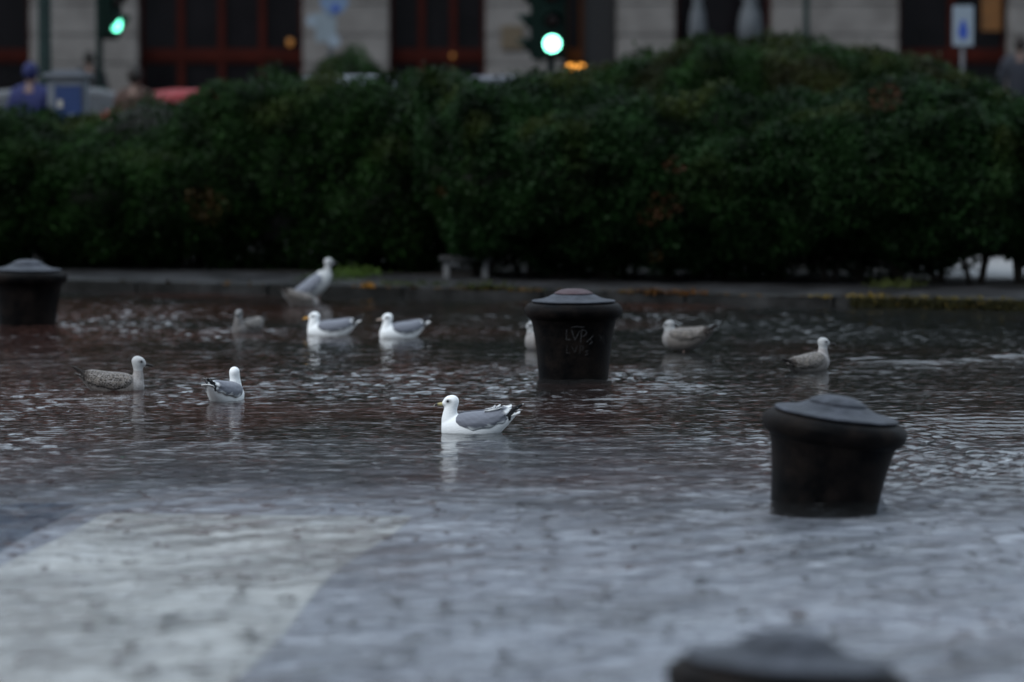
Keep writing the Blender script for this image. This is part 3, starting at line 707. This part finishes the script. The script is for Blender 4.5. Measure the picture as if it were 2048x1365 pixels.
# moss, tufts and fallen leaves on the kerb
def scatter(name, spots, seed, label, cat, stuff=True, size=.05, up=1.0):
    r = np.random.default_rng(seed); Ps, Ns, Cs = [], [], []
    for (px, py, sx_, sy_, n, cc, h) in spots:
        n = int(n*(1 if name == 'weeds' else .55)); cc = tuple(np.array(cc)*(.8 if name == 'weeds' else .5))
        c = G(px, py, .08); q = np.stack([c.x+r.normal(size=n)*sx_, c.y+r.normal(size=n)*sy_, .085+np.abs(r.normal(size=n))*h], 1)
        k = np.array([kerb_y(v) for v in q[:, 0]]); q[:, 1] = np.maximum(q[:, 1], k+.01)
        Ps.append(q); Ns.append(np.tile(np.array((0, -.3, 1.0)), (n, 1))); Cs.append(np.array(cc)[None]*r.uniform(.5, 1.4, (n, 1)))
    V, F, C = leaves(np.concatenate(Ps), np.concatenate(Ns), size, np.concatenate(Cs), seed+1, .5*up, -.6)
    me = np_mesh(name, V, F); set_attr(me, 'col', C); o = link_mesh(name, me, M_leaf)
    return tag(o, label, cat, kind='stuff' if stuff else None)
scatter('weeds', [(710, 552, .12, .25, 420, (.05, .085, .015), .035), (650, 560, .10, .2, 180, (.04, .065, .015), .02), (980, 588, .14, .1, 200, (.04, .05, .012), .02), (1790, 575, .12, .15, 220, (.045, .055, .014), .03), (820, 570, .3, .12, 160, (.035, .045, .012), .01)], 71, 'low green weeds growing on the kerb stones', 'weeds')
scatter('fallen_leaves', [(728, 576, .05, .08, 26, (.45, .20, .02), .012), (1340, 600, .16, .12, 150, (.22, .09, .02), .012), (1280, 604, .12, .08, 60, (.12, .07, .02), .01), (1760, 606, .18, .05, 70, (.30, .20, .03), .01), (1900, 606, .3, .06, 110, (.20, .15, .03), .01), (980, 590, .18, .06, 60, (.18, .10, .02), .01), (1000, 600, 2.5, .5, 160, (.12, .07, .03), .004)], 81, 'wet orange and yellow fallen leaves along the kerb', 'fallen leaves', size=.07)
# mossy front of the kerb on the right (a thin cushion of moss clinging to the stone)
def moss():
    r = np.random.default_rng(5); n = 5200
    x = r.uniform(G(1690, 610).x, 6.0, n); k = np.array([kerb_y(v) for v in x])
    q = np.stack([x, k-.025-np.abs(r.normal(size=n))*.012, r.uniform(.0, .09, n)], 1)
    c = np.array((.028, .027, .010))[None]*r.uniform(.4, 1.5, (n, 1)); y = r.random(n) < .05; c[y] = (.10, .07, .015)
    V, F, C = leaves(q, np.tile(np.array((0, -1., .3)), (n, 1)), .03, c, 6, .7, .2)
    me = np_mesh('moss', V, F); set_attr(me, 'col', C); return tag(link_mesh('moss', me, M_leaf), 'yellow-green moss on the kerb face at the right', 'moss', kind='stuff')
moss()

# pale paved ground glimpsed under the hedge
bm = bmesh.new(); a = G(1905, 566, .075); box(bm, a.x, a.x+6, a.y+.35, a.y+5.6, -.2, .088); tag(from_bm('footpath', bm, M_palestone), kind='structure')

# low stone bench half hidden between the hedges
M_bench = mat('bench_stone', (.17, .17, .17), .6, .3, 9)
bn = empty('stone_bench', G(932, 556, .07), 0, 'small pale stone bench half hidden under the hedge gap', 'bench')
for s in (-1, 1):
    bm = bmesh.new(); box(bm, s*.17-.03, s*.17+.03, -.1, .12, 0, .15, .008); from_bm('leg', bm, M_bench, bn)
bm = bmesh.new(); box(bm, -.24, .24, -.14, .16, .153, .19, .008); from_bm('seat', bm, mat('bench_seat_stone', (.03, .03, .03), .6, .2), bn)

# ------------------------------------------------------------------ building across the street
D = 62.0
M_stone = mat('facade_stone', (.136, .127, .119), .8, .12, 1.5, col2=(.176, .166, .157), bump=.4, bscale=12)
M_stone_d = mat('stone_joint', (.16, .155, .15), .85)
M_plaster = mat('red_ochre_plaster', (.105, .038, .024), .85, .25, .8, col2=(.145, .056, .036), bump=.3, bscale=6)
M_redwood = mat('dark_red_woodwork', (.036, .0050, .0025), .6, .3, 3, spec=.1)
M_orangewood = mat('orange_brown_door_frame', (.075, .022, .004), .6, .3, 3, spec=.1)
M_glass = mat('dark_glass', (.006, .005, .006), .15, .5, 1.2, spec=.15)
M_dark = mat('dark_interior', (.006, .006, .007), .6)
M_plaque = mat('bronze_plaque', (.10, .075, .045), .5, .3, 10)
M_poster = mat('orange_poster', (.15, .06, .01), .6, .3, 6)
M_trim = mat('window_trim', (.30, .28, .26), .8, .1)
GZ = .55
bd = empty('building', (0, D, GZ), 0, 'stone-fronted building with dark red shopfronts and red ochre upper walls across the street', 'building')
def X62(px): return XA(px, D)
def pilaster(pa, pb, extra=0.0):
    bm = bmesh.new(); a, b = X62(pa), X62(pb); z = 0.0; k = 0
    hs_ = [.62, .43, .50, .46, .50, .46, .5, .45, .48]
    for h in hs_:
        box(bm, a+.01, b-.01, -.22+(.0 if k else -.06), .3, z+.012, z+h-.012, .014); z += h; k += 1
    box(bm, a+.03, b-.03, -.20, .29, 0, z-.02, mi=1)
    return from_bm('pilaster', bm, [M_stone, M_stone_d], bd)
HP = sum([.62, .43, .50, .46, .50, .46, .5, .45, .48])
for pa, pb in ((-1500, -1330), (-1010, -840), (-520, -330), (62, 280), (606, 780), (970, 1128), (1232, 1350), (1540, 1795), (2012, 2190), (2520, 2700), (3050, 3250)): pilaster(pa, pb)
def shopfront(pa, pb, m, cols, rails=(.95, 1.62), glow=False, label=None):
    a, b = X62(pa), X62(pb)
    bm = bmesh.new(); w_ = (b-a)
    box(bm, a, b, .12, .18, 0, .55)
    zs = [.55]+[r for r in rails]+[HP-.08]
    for z in zs: box(bm, a, b, .08, .20, z-.05, z+.05, .006)
    box(bm, a, b, .06, .21, 1.62, 1.80, .01)
    for i in range(cols+1):
        x = a+w_*i/cols; box(bm, max(a, x-.055), min(b, x+.055), .075, .205, .5, HP, .006)
    o = from_bm('shopfront', bm, m, bd)
    if label: o['label'] = label
    for i in range(cols):
        bm = bmesh.new(); box(bm, a+w_*i/cols+.02, a+w_*(i+1)/cols-.02, .17, .185, .56, HP-.05); from_bm('pane', bm, M_glass, o)
    return o
shopfront(-1330, -1010, M_redwood, 4); shopfront(-840, -520, M_redwood, 4); shopfront(-330, 62, M_redwood, 3)
shopfront(280, 606, M_redwood, 4); shopfront(780, 970, M_redwood, 3); shopfront(1795, 2012, M_redwood, 2)
shopfront(2190, 2520, M_redwood, 4); shopfront(2700, 3050, M_redwood, 4)
shopfront(1128, 1166, M_orangewood, 1, label='narrow orange-brown door frame'); shopfront(1350, 1540, M_redwood, 1)
bm = bmesh.new(); box(bm, X62(1166), X62(1232), .15, .2, 0, HP); from_bm('door', bm, M_dark, bd)
bm = bmesh.new(); box(bm, X62(1962), X62(2002), -.0, .03, ZA(62, D)-GZ, ZA(-20, D)-GZ); from_bm('poster', bm, M_poster, bd)
bm = bmesh.new(); box(bm, X62(1003), X62(1046), -.26, -.225, ZA(100, D)-GZ, ZA(52, D)-GZ, .008); from_bm('plaque', bm, M_plaque, bd)
# back wall, entablature, upper floors
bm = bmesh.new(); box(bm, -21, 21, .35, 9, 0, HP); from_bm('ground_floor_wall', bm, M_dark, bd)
bm = bmesh.new(); box(bm, -21, 21, -.24, .34, HP+.002, HP+.55, .01); box(bm, -21, 21, -.42, .34, HP+.56, HP+.75, .02); from_bm('cornice', bm, M_stone, bd)
BH = 10.8
bm = bmesh.new(); box(bm, -21, 21, 0, 9, HP+.76, BH); from_bm('upper_wall', bm, M_plaster, bd)
bm = bmesh.new(); box(bm, -21.4, 21.4, -.55, 9.4, BH+.002, BH+.35, .03); from_bm('roof', bm, M_stone, bd)
for zf in (HP+1.5, HP+4.4):
    for i in range(13):
        x = -18+i*3.0
        bm = bmesh.new(); box(bm, x-.62, x+.62, -.07, -.002, zf-.12, zf+1.95, .01); 
        f = from_bm('window', bm, M_trim, bd)
        bm = bmesh.new(); box(bm, x-.46, x+.46, -.09, -.072, zf+.02, zf+1.8); from_bm('pane', bm, M_glass, f)
for px, rr in ((1395, .14), (1500, .2)):        # grey stone pedestals in the dark doorway
    bm = bmesh.new(); s = rr/.2
    lathe(bm, [(.0, 2.75), (.10, 2.74), (.13, 2.65), (.10, 2.5), (.16, 2.35), (.2, 2.1), (.17, 1.9), (.12, 1.85), (.20, 1.7), (.24, 1.5), (.24, 0), (0, 0)], 24, Matrix.Diagonal((s, s, 1, 1)))
    o = tag(from_bm('stone_urn', bm, mat('grey_urn_stone', (.07, .08, .09), .7, .2), None, True), 'grey stone urn on a pedestal, %s of the two in the dark doorway' % ('thinner left' if px == 1395 else 'wider right'), 'urn', 'grey urns in the doorway')
    o.location = (XA(px, D-1.2), D-1.2, GZ)
# lit shop lamps seen in the facade
M_warm = mat('warm_lamp', (.06, .03, .008), .5, emit=(1.0, .42, .08), estr=.12)
M_glow = mat('orange_lamp', (.3, .12, .02), .5, emit=(1.0, .40, .06), estr=1.1)
for px, py, rr, lb in ((580, 85, .055, 'small dim orange wall lamp on the wide red shopfront'), (905, 112, .035, 'pale yellow lamp low in the narrow red shopfront')):
    bm = bmesh.new(); bmesh.ops.create_icosphere(bm, subdivisions=2, radius=rr); bmesh.ops.scale(bm, vec=(1, .6, 1.2), verts=bm.verts[:])
    box(bm, -.02, .02, 0, .07, -.02, .02)
    o = tag(from_bm('wall_lamp', bm, M_warm, None, True), lb, 'wall lamp'); o.location = P(px, py, D+.02)

# ------------------------------------------------------------------ traffic lights, poles, signs
M_sig = mat('signal_housing_green', (.004, .014, .011), .6, .2, 5, spec=.1)
M_pole = mat('dark_green_pole', (.006, .014, .013), .6, .3, 8, spec=.1)
M_lensoff = mat('unlit_lens', (.02, .008, .006), .2)
M_green = mat('green_lens_lit', (.05, .6, .4), .3, emit=(.16, 1.0, .62), estr=2.6)
M_green2 = mat('green_lens_bright', (.05, .6, .4), .3, emit=(.22, 1.0, .66), estr=6.0)
def signal(px, py, Y, yaw, m, label, both=False):
    """py: row of the lit green lens"""
    p = P(px, py, Y); root = empty('traffic_light', (p.x, Y, .25), R(yaw), label, 'traffic light'); zl = p.z-.25
    bm = bmesh.new(); box(bm, -.15, .15, -.10, .10, zl-.16, zl+.80, .02); box(bm, -.19, .19, .0, .02, zl-.2, zl+.84, .005); from_bm('housing', bm, M_sig, root)
    bm = bmesh.new(); tube(bm, [(0, .16, 0), (0, .16, zl+.9)], .045, 14); box(bm, -.02, .02, .09, .16, zl-.1, zl-.06); box(bm, -.02, .02, .09, .16, zl+.6, zl+.64); from_bm('pole', bm, M_pole, root, True)
    for k in range(3):
        z = zl+.31*k
        bm = bmesh.new(); lathe(bm, [(0, .022), (.05, .018), (.098, 0), (.098, -.02), (0, -.02)], 24, Matrix.Translation((0, -.115, z)) @ Matrix.Rotation(R(90), 4, 'X'))
        from_bm('lens', bm, m if k == 0 else M_lensoff, root, True)
        bm = bmesh.new(); seg = 18; rr = .112; rows = []
        for j in range(seg+1):
            a = R(-20+220*j/seg); dep = .20 if True else .1
            rows.append([bm.verts.new((rr*math.cos(a), -.10, z+rr*math.sin(a))), bm.verts.new((rr*math.cos(a), -.10-dep*(.35+.65*max(0, math.sin(a))), z+rr*math.sin(a)-.01))])
        for a_, b_ in zip(rows[:-1], rows[1:]): bm.faces.new((a_[0], a_[1], b_[1], b_[0]))
        v = from_bm('visor', bm, M_sig, root, True); md = v.modifiers.new('thickness', 'SOLIDIFY'); md.thickness = .006
    return root
signal(219, 48, 49, 60, M_green, 'traffic light showing green, turned aside, at the upper left')
signal(1103, 88, 49, 4, M_green2, 'traffic light with bright green lens facing the camera, above the hedge gap')
signal(1078, 95, 49.4, -95, M_lensoff, 'dark traffic light head seen from its side, left of the bright green one')
def pole(px, Y, r, ztop, label, z0=.25):
    bm = bmesh.new(); tube(bm, [(0, 0, 0), (0, 0, .3), (0, 0, .31), (0, 0, ztop)], [r*1.5, r*1.45, r, r*.9], 16)
    lathe(bm, [(0, ztop+.05), (r*.8, ztop+.02), (r*1.05, ztop-.02), (r*1.05, ztop-.06), (0, ztop-.06)], 16)
    o = tag(from_bm('pole', bm, M_pole, None, True), label, 'pole'); o.location = (XA(px, Y), Y, z0); return o
pole(90, 47, .085, 5.5, 'thick dark green pole at the upper left beside the parking meter')
pole(1612, 52.5, .045, 4.5, 'thin dark pole in front of the pale stone pillar on the right')
M_white = mat('sign_white', (.22, .27, .32), .5, .05); M_blue = mat('sign_blue', (.02, .06, .32), .45); M_signback = mat('sign_back', (.18, .22, .25), .5, .15, 6); M_lblue = mat('sign_pale_blue', (.12, .18, .28), .5)
M_grey = mat('grey_steel', (.05, .055, .065), .5, .2)
# blue emblem sign on the right
p = P(1926, 52, 46); sg = empty('street_sign', (p.x, 46, .25), 0, 'white rectangular sign with a blue emblem above the right hedge', 'sign'); z = p.z-.25
bm = bmesh.new(); tube(bm, [(0, .03, 0), (0, .03, z+.22)], .028, 10); from_bm('pole', bm, M_grey, sg, True)
bm = bmesh.new(); box(bm, -.125, .125, -.012, .0, z-.24, z+.24, .004); from_bm('panel', bm, M_white, sg)
bm = bmesh.new()
lathe(bm, [(0, .003), (.055, .003), (.055, 0), (0, 0)], 20, Matrix.Translation((.0, -.0125, z-.07)) @ Matrix.Rotation(R(90), 4, 'X') @ Matrix.Diagonal((1.05, 1.75, 1, 1)))
box(bm, -.03, .03, -.0165, -.0125, z+.01, z+.065, .001); from_bm('emblem', bm, M_blue, sg)
# sign cluster
p = P(660, 40, 52.0); sg = empty('street_sign', (p.x, 52.0, .3), 0, 'post with a round pale blue sign and smaller grey signs, before the stone pillar', 'sign')
bm = bmesh.new(); tube(bm, [(0, .04, 0), (0, .04, 3.4)], .032, 10); from_bm('pole', bm, M_grey, sg, True)
def disc(parent, name, px, py, r, m, y=0.0):
    q = P(px, py, 52.0); bm = bmesh.new(); lathe(bm, [(0, .008), (r, .008), (r, -.008), (0, -.008)], 28, Matrix.Translation((q.x-p.x, y, q.z-.3)) @ Matrix.Rotation(R(90), 4, 'X')); return from_bm(name, bm, m, parent)
d1 = disc(sg, 'round_panel', 668, 2, .19, M_lblue); disc(d1, 'emblem', 671, 17, .05, M_blue, -.012)
disc(sg, 'round_panel', 625, 42, .085, M_white, .03)
q = P(655, 55, 52); bm = bmesh.new(); box(bm, q.x-p.x-.16, q.x-p.x+.12, .005, .02, q.z-.3-.2, q.z-.3+.2, .003); from_bm('back_panel', bm, M_signback, sg)
disc(sg, 'round_panel', 668, 82, .085, M_white, -.01)

# parking meter behind the left hedge notch
M_cab = mat('cabinet_grey', (.12, .135, .16), .45, .12, 5); M_cabblue = mat('cabinet_blue', (.010, .030, .11), .45, .1); M_sticker = mat('sticker_cream', (.35, .34, .30), .6)
p = P(136, 170, 38.6); pmz = .08; pm = empty('parking_meter', (p.x, 38.6, pmz), R(-8), 'grey and blue parking ticket machine standing in a dip of the left hedge', 'ticket machine')
ztop = ZA(140, 38.6)-pmz
bm = bmesh.new(); box(bm, -.19, .19, -.12, .12, 0, ztop-.09, .02); from_bm('cabinet', bm, M_cab, pm)
bm = bmesh.new(); box(bm, -.225, .225, -.17, .17, ztop-.085, ztop-.03, .02); box(bm, -.15, .15, -.10, .10, ztop-.03, ztop, .012); from_bm('canopy', bm, mat('canopy_grey', (.14, .155, .18), .5), pm)
z1, z0 = ZA(172, 38.6)-pmz, ZA(250, 38.6)-pmz
bm = bmesh.new(); box(bm, -.10, .17, -.135, -.122, z0, z1, .004); fp = from_bm('front_panel', bm, M_cabblue, pm)
bm = bmesh.new(); box(bm, -.075, -.02, -.142, -.137, ZA(216, 38.6)-pmz, ZA(200, 38.6)-pmz, .002); from_bm('sticker', bm, M_sticker, fp)
bm = bmesh.new(); box(bm, .05, .12, -.142, -.137, ZA(238, 38.6)-pmz, ZA(228, 38.6)-pmz, .002); from_bm('sticker', bm, M_white, fp)

# ------------------------------------------------------------------ cars behind the hedge
M_tyre = mat('tyre', (.012, .012, .012), .8); M_rim = mat('rim', (.25, .25, .26), .35, metal=.6); M_cglass = mat('car_glass', (.03, .035, .04), .06, coat=.5)
M_hl = mat('headlight_glass', (.5, .5, .5), .15); M_tl = mat('tail_light', (.25, .01, .01), .25)
def car(px, Y, roof_row, yaw, paint, label, L=4.1, W=1.72):
    h = ZA(roof_row, Y)-.21; root = empty('parked_car', (XA(px, Y), Y, .21), R(yaw), label, 'car', 'cars parked behind the hedge')
    s = h/1.5
    prof = [(-2.05, .35), (-2.08, .62), (-2.0, .92), (-1.72, 1.02), (-1.38, 1.38), (-.95, 1.48), (-.2, 1.5), (.35, 1.44), (.75, 1.20), (1.02, .98), (1.65, .88), (1.98, .74), (2.07, .52), (2.02, .32)]
    bm = bmesh.new(); n = 11; rows = []
    for (x, z) in prof:
        row = []
        for j in range(n):
            t = -1+2*j/(n-1); taper = 1-.20*max(0, (z-.95)/.55)
            yy = W/2*taper*math.sin(t*math.pi/2)*(.985); zz = z-(abs(t)**5)*.10*(1 if z > .5 else 0)
            row.append(bm.verts.new((x*L/4.1, yy, zz*s)))
        rows.append(row)
    for a_, b_ in zip(rows[:-1], rows[1:]):
        for k in range(n-1): bm.faces.new((a_[k], b_[k], b_[k+1], a_[k+1]))
    for side in (0, n-1):       # side panels down to the sill
        low = [bm.verts.new((r_[side].co.x, r_[side].co.y*1.0, min(.30*s, r_[side].co.z-.01))) for r_ in rows]
        for i in range(len(rows)-1):
            f = (rows[i][side], rows[i+1][side], low[i+1], low[i]); bm.faces.new(f if side else f[::-1])
    bmesh.ops.remove_doubles(bm, verts=bm.verts[:], dist=.0005); bmesh.ops.recalc_face_normals(bm, faces=bm.faces[:])
    bd_ = from_bm('body', bm, paint, root, True)
    def pane(name, quad):
        bm = bmesh.new(); vs = [bm.verts.new((a*L/4.1, b, c*s)) for a, b, c in quad]; bm.faces.new(vs)
        r_ = bmesh.ops.extrude_face_region(bm, geom=bm.faces[:]); 
        bmesh.ops.translate(bm, vec=(0, 0, .006), verts=[v for v in r_['geom'] if isinstance(v, bmesh.types.BMVert)])
        return from_bm(name, bm, M_cglass, root)
    pane('windscreen', [(.40, -.58, 1.425), (.40, .58, 1.425), (.98, .68, 1.03), (.98, -.68, 1.03)])
    pane('rear_window', [(-1.02, -.56, 1.475), (-1.02, .56, 1.475), (-1.64, .66, 1.07), (-1.64, -.66, 1.07)])
    for sd in (-1, 1):
        for (xa, xb) in ((-1.15, -.32), (-.25, .55)):
            bm = bmesh.new(); k = W/2
            q = [(xa-(.18 if xa < -1 else 0), sd*(k*.992), 1.0), (xb+(.26 if xb > .5 else 0), sd*(k*.992), 1.0), (xb-.02, sd*(k*.865), 1.34), (xa, sd*(k*.865), 1.34)]
            vs = [bm.verts.new((a*L/4.1, b+sd*.012, c*s)) for a, b, c in q]; bm.faces.new(vs); o = from_bm('side_window', bm, M_cglass, root)
            md = o.modifiers.new('thickness', 'SOLIDIFY'); md.thickness = .01
        for xw in (-1.3, 1.32):
            bm = bmesh.new(); Mx = Matrix.Translation((xw*L/4.1, sd*(W/2-.10), .31)) @ Matrix.Rotation(R(90), 4, 'X')
            lathe(bm, [(.19, .09), (.29, .10), (.31, .07), (.31, -.07), (.29, -.10), (.19, -.09)], 24, Mx); wh = from_bm('wheel', bm, M_tyre, root, True)
            bm = bmesh.new(); lathe(bm, [(0, .07), (.08, .08), (.19, .09), (.19, -.09), (0, -.08)], 18, Mx); from_bm('rim', bm, M_rim, wh, True)
        bm = bmesh.new(); box(bm, 1.93*L/4.1, 2.06*L/4.1, sd*.62-.16, sd*.62+.16, .56*s, .70*s, .03); from_bm('headlight', bm, M_hl, root)
        bm = bmesh.new(); box(bm, -2.09*L/4.1, -2.0*L/4.1, sd*.66-.11, sd*.66+.11, .62*s, .88*s, .03); from_bm('tail_light', bm, M_tl, root)
    return root
car(330, 45.5, 178, 198, mat('red_paint', (.20, .004, .008), .5, .05), 'bright red car whose roof rises above the left hedge', L=3.7)
car(40, 46.5, 172, 186, mat('dark_grey_paint', (.035, .037, .042), .3, coat=.4), 'dark grey car behind the parking meter at the far left')
car(770, 45.4, 150, 4, mat('silver_paint', (.13, .15, .18), .3, .05, coat=.4), 'silver car roof seen over the hedge in front of the round bush')
car(1060, 45.8, 150, 2, mat('grey_blue_paint', (.06, .065, .085), .3, coat=.4), 'grey blue car hidden behind the hedge, left of the bright green light', L=4.3)
# orange car indicator, lit
p = P(1152, 133, 45.6)
bm = bmesh.new(); box(bm, -.105, .105, -.05, .05, -.028, .03, .012); box(bm, -.13, .13, -.035, .035, -.05, -.03, .005)
o = tag(from_bm('indicator_lamp', bm, M_glow), 'lit orange lamp glowing just above the hedge, right of the bright green light', 'lamp'); o.location = p

# ------------------------------------------------------------------ people behind the hedge
def person(px, Y, head_row, yaw, coat, hair, label, z0=.25, trousers=(.02, .02, .025), hooded=False):
    H = ZA(head_row, Y)-z0; root = empty('person', (XA(px, Y), Y, z0), R(yaw), label, 'person'); k = H/1.72
    def skin(name, joints, edges, m, sub=2, par=root):
        me = bpy.data.meshes.new(name); me.from_pydata([tuple(Vector(j[:3])*k) for j in joints], edges, [])
        o = link_mesh(name, me, m, par, False); md = o.modifiers.new('skin', 'SKIN'); md.use_smooth_shade = True
        for i, j in enumerate(joints):
            rr = j[3] if hasattr(j[3], '__len__') else (j[3], j[3]); me.skin_vertices[0].data[i].radius = (rr[0]*k, rr[1]*k)
        me.skin_vertices[0].data[0].use_root = True
        md = o.modifiers.new('sub', 'SUBSURF'); md.levels = md.render_levels = sub; return o
    sk = mat('skin', (.13, .075, .055), .6, .05)
    J = [(0, 0, .92, (.14, .10)), (0, 0, 1.15, (.12, .09)), (0, 0, 1.36, (.15, .10)), (0, .0, 1.47, .055), (0, -.01, 1.55, .06), (0, -.01, 1.63, (.075, .085)), (0, -.0, 1.68, (.05, .06)),
         (.19, 0, 1.38, .055), (.24, .02, 1.12, .042), (.25, -.06, .90, .032), (-.19, 0, 1.38, .055), (-.24, .02, 1.12, .042), (-.25, -.06, .90, .032),
         (.09, 0, .86, .085), (.10, -.01, .48, .058), (.10, .01, .08, .04), (.10, -.13, .04, .035), (-.09, 0, .86, .085), (-.10, -.01, .48, .058), (-.10, .01, .08, .04), (-.10, -.13, .04, .035)]
    E = [(0, 1), (1, 2), (2, 3), (3, 4), (4, 5), (5, 6), (2, 7), (7, 8), (8, 9), (2, 10), (10, 11), (11, 12), (0, 13), (13, 14), (14, 15), (15, 16), (0, 17), (17, 18), (18, 19), (19, 20)]
    skin('body', J, E, sk)
    skin('coat', [(0, 0, .82, (.19, .14)), (0, 0, 1.12, (.165, .125)), (0, 0, 1.34, (.185, .13)), (0, 0, 1.53, (.085, .085)), (.20, 0, 1.38, .075), (.25, .02, 1.12, .062), (.26, -.05, .95, .052), (-.20, 0, 1.38, .075), (-.25, .02, 1.12, .062), (-.26, -.05, .95, .052)],
         [(0, 1), (1, 2), (2, 3), (2, 4), (4, 5), (5, 6), (2, 7), (7, 8), (8, 9)], mat('coat_cloth', coat, .8, .15, 8))
    skin('trousers', [(0, 0, .90, (.15, .11)), (.095, 0, .80, .10), (.10, 0, .48, .075), (.10, .01, .12, .06), (-.095, 0, .80, .10), (-.10, 0, .48, .075), (-.10, .01, .12, .06)], [(0, 1), (1, 2), (2, 3), (0, 4), (4, 5), (5, 6)], mat('trouser_cloth', trousers, .8, .1))
    bm = bmesh.new(); bmesh.ops.create_uvsphere(bm, u_segments=20, v_segments=14, radius=1); c = Vector((0, .012, 1.635))
    for v in bm.verts: v.co = Vector((v.co.x*.088, v.co.y*.105, v.co.z*.105))+c
    bmesh.ops.delete(bm, geom=[v for v in bm.verts if v.co.y < -.035 and v.co.z < 1.68], context='VERTS')
    bmesh.ops.scale(bm, vec=(k, k, k), verts=bm.verts[:])
    o = from_bm('hood' if hooded else 'hair', bm, mat('hood_cloth' if hooded else 'hair', coat if hooded else hair, .8, .2, 20), root, True)
    md = o.modifiers.new('thickness', 'SOLIDIFY'); md.thickness = .012
    # face: eyes, nose, mouth as small relief on the front of the head
    for s in (-1, 1):
        bm = bmesh.new(); bmesh.ops.create_icosphere(bm, subdivisions=2, radius=.011*k); bmesh.ops.translate(bm, vec=(s*.03*k, -.088*k, 1.62*k), verts=bm.verts[:]); from_bm('eye', bm, M_eye, root, True)
    return root
person(62, 44.6, 128, 165, (.004, .009, .07), (.02, .02, .02), 'person in a bright blue hooded jacket behind the hedge at far left', hooded=True)
person(270, 44.8, 136, 160, (.035, .014, .008), (.012, .009, .007), 'person in a dark brown coat standing left of the red car')
person(178, 56.5, 104, 190, (.012, .012, .014), (.012, .01, .008), 'person in black coat near the shop wall below the left traffic light', z0=.56)
person(2040, 56.0, 74, 175, (.010, .013, .022), (.015, .010, .008), 'person in a dark navy jacket at the right edge of the picture', z0=.56)
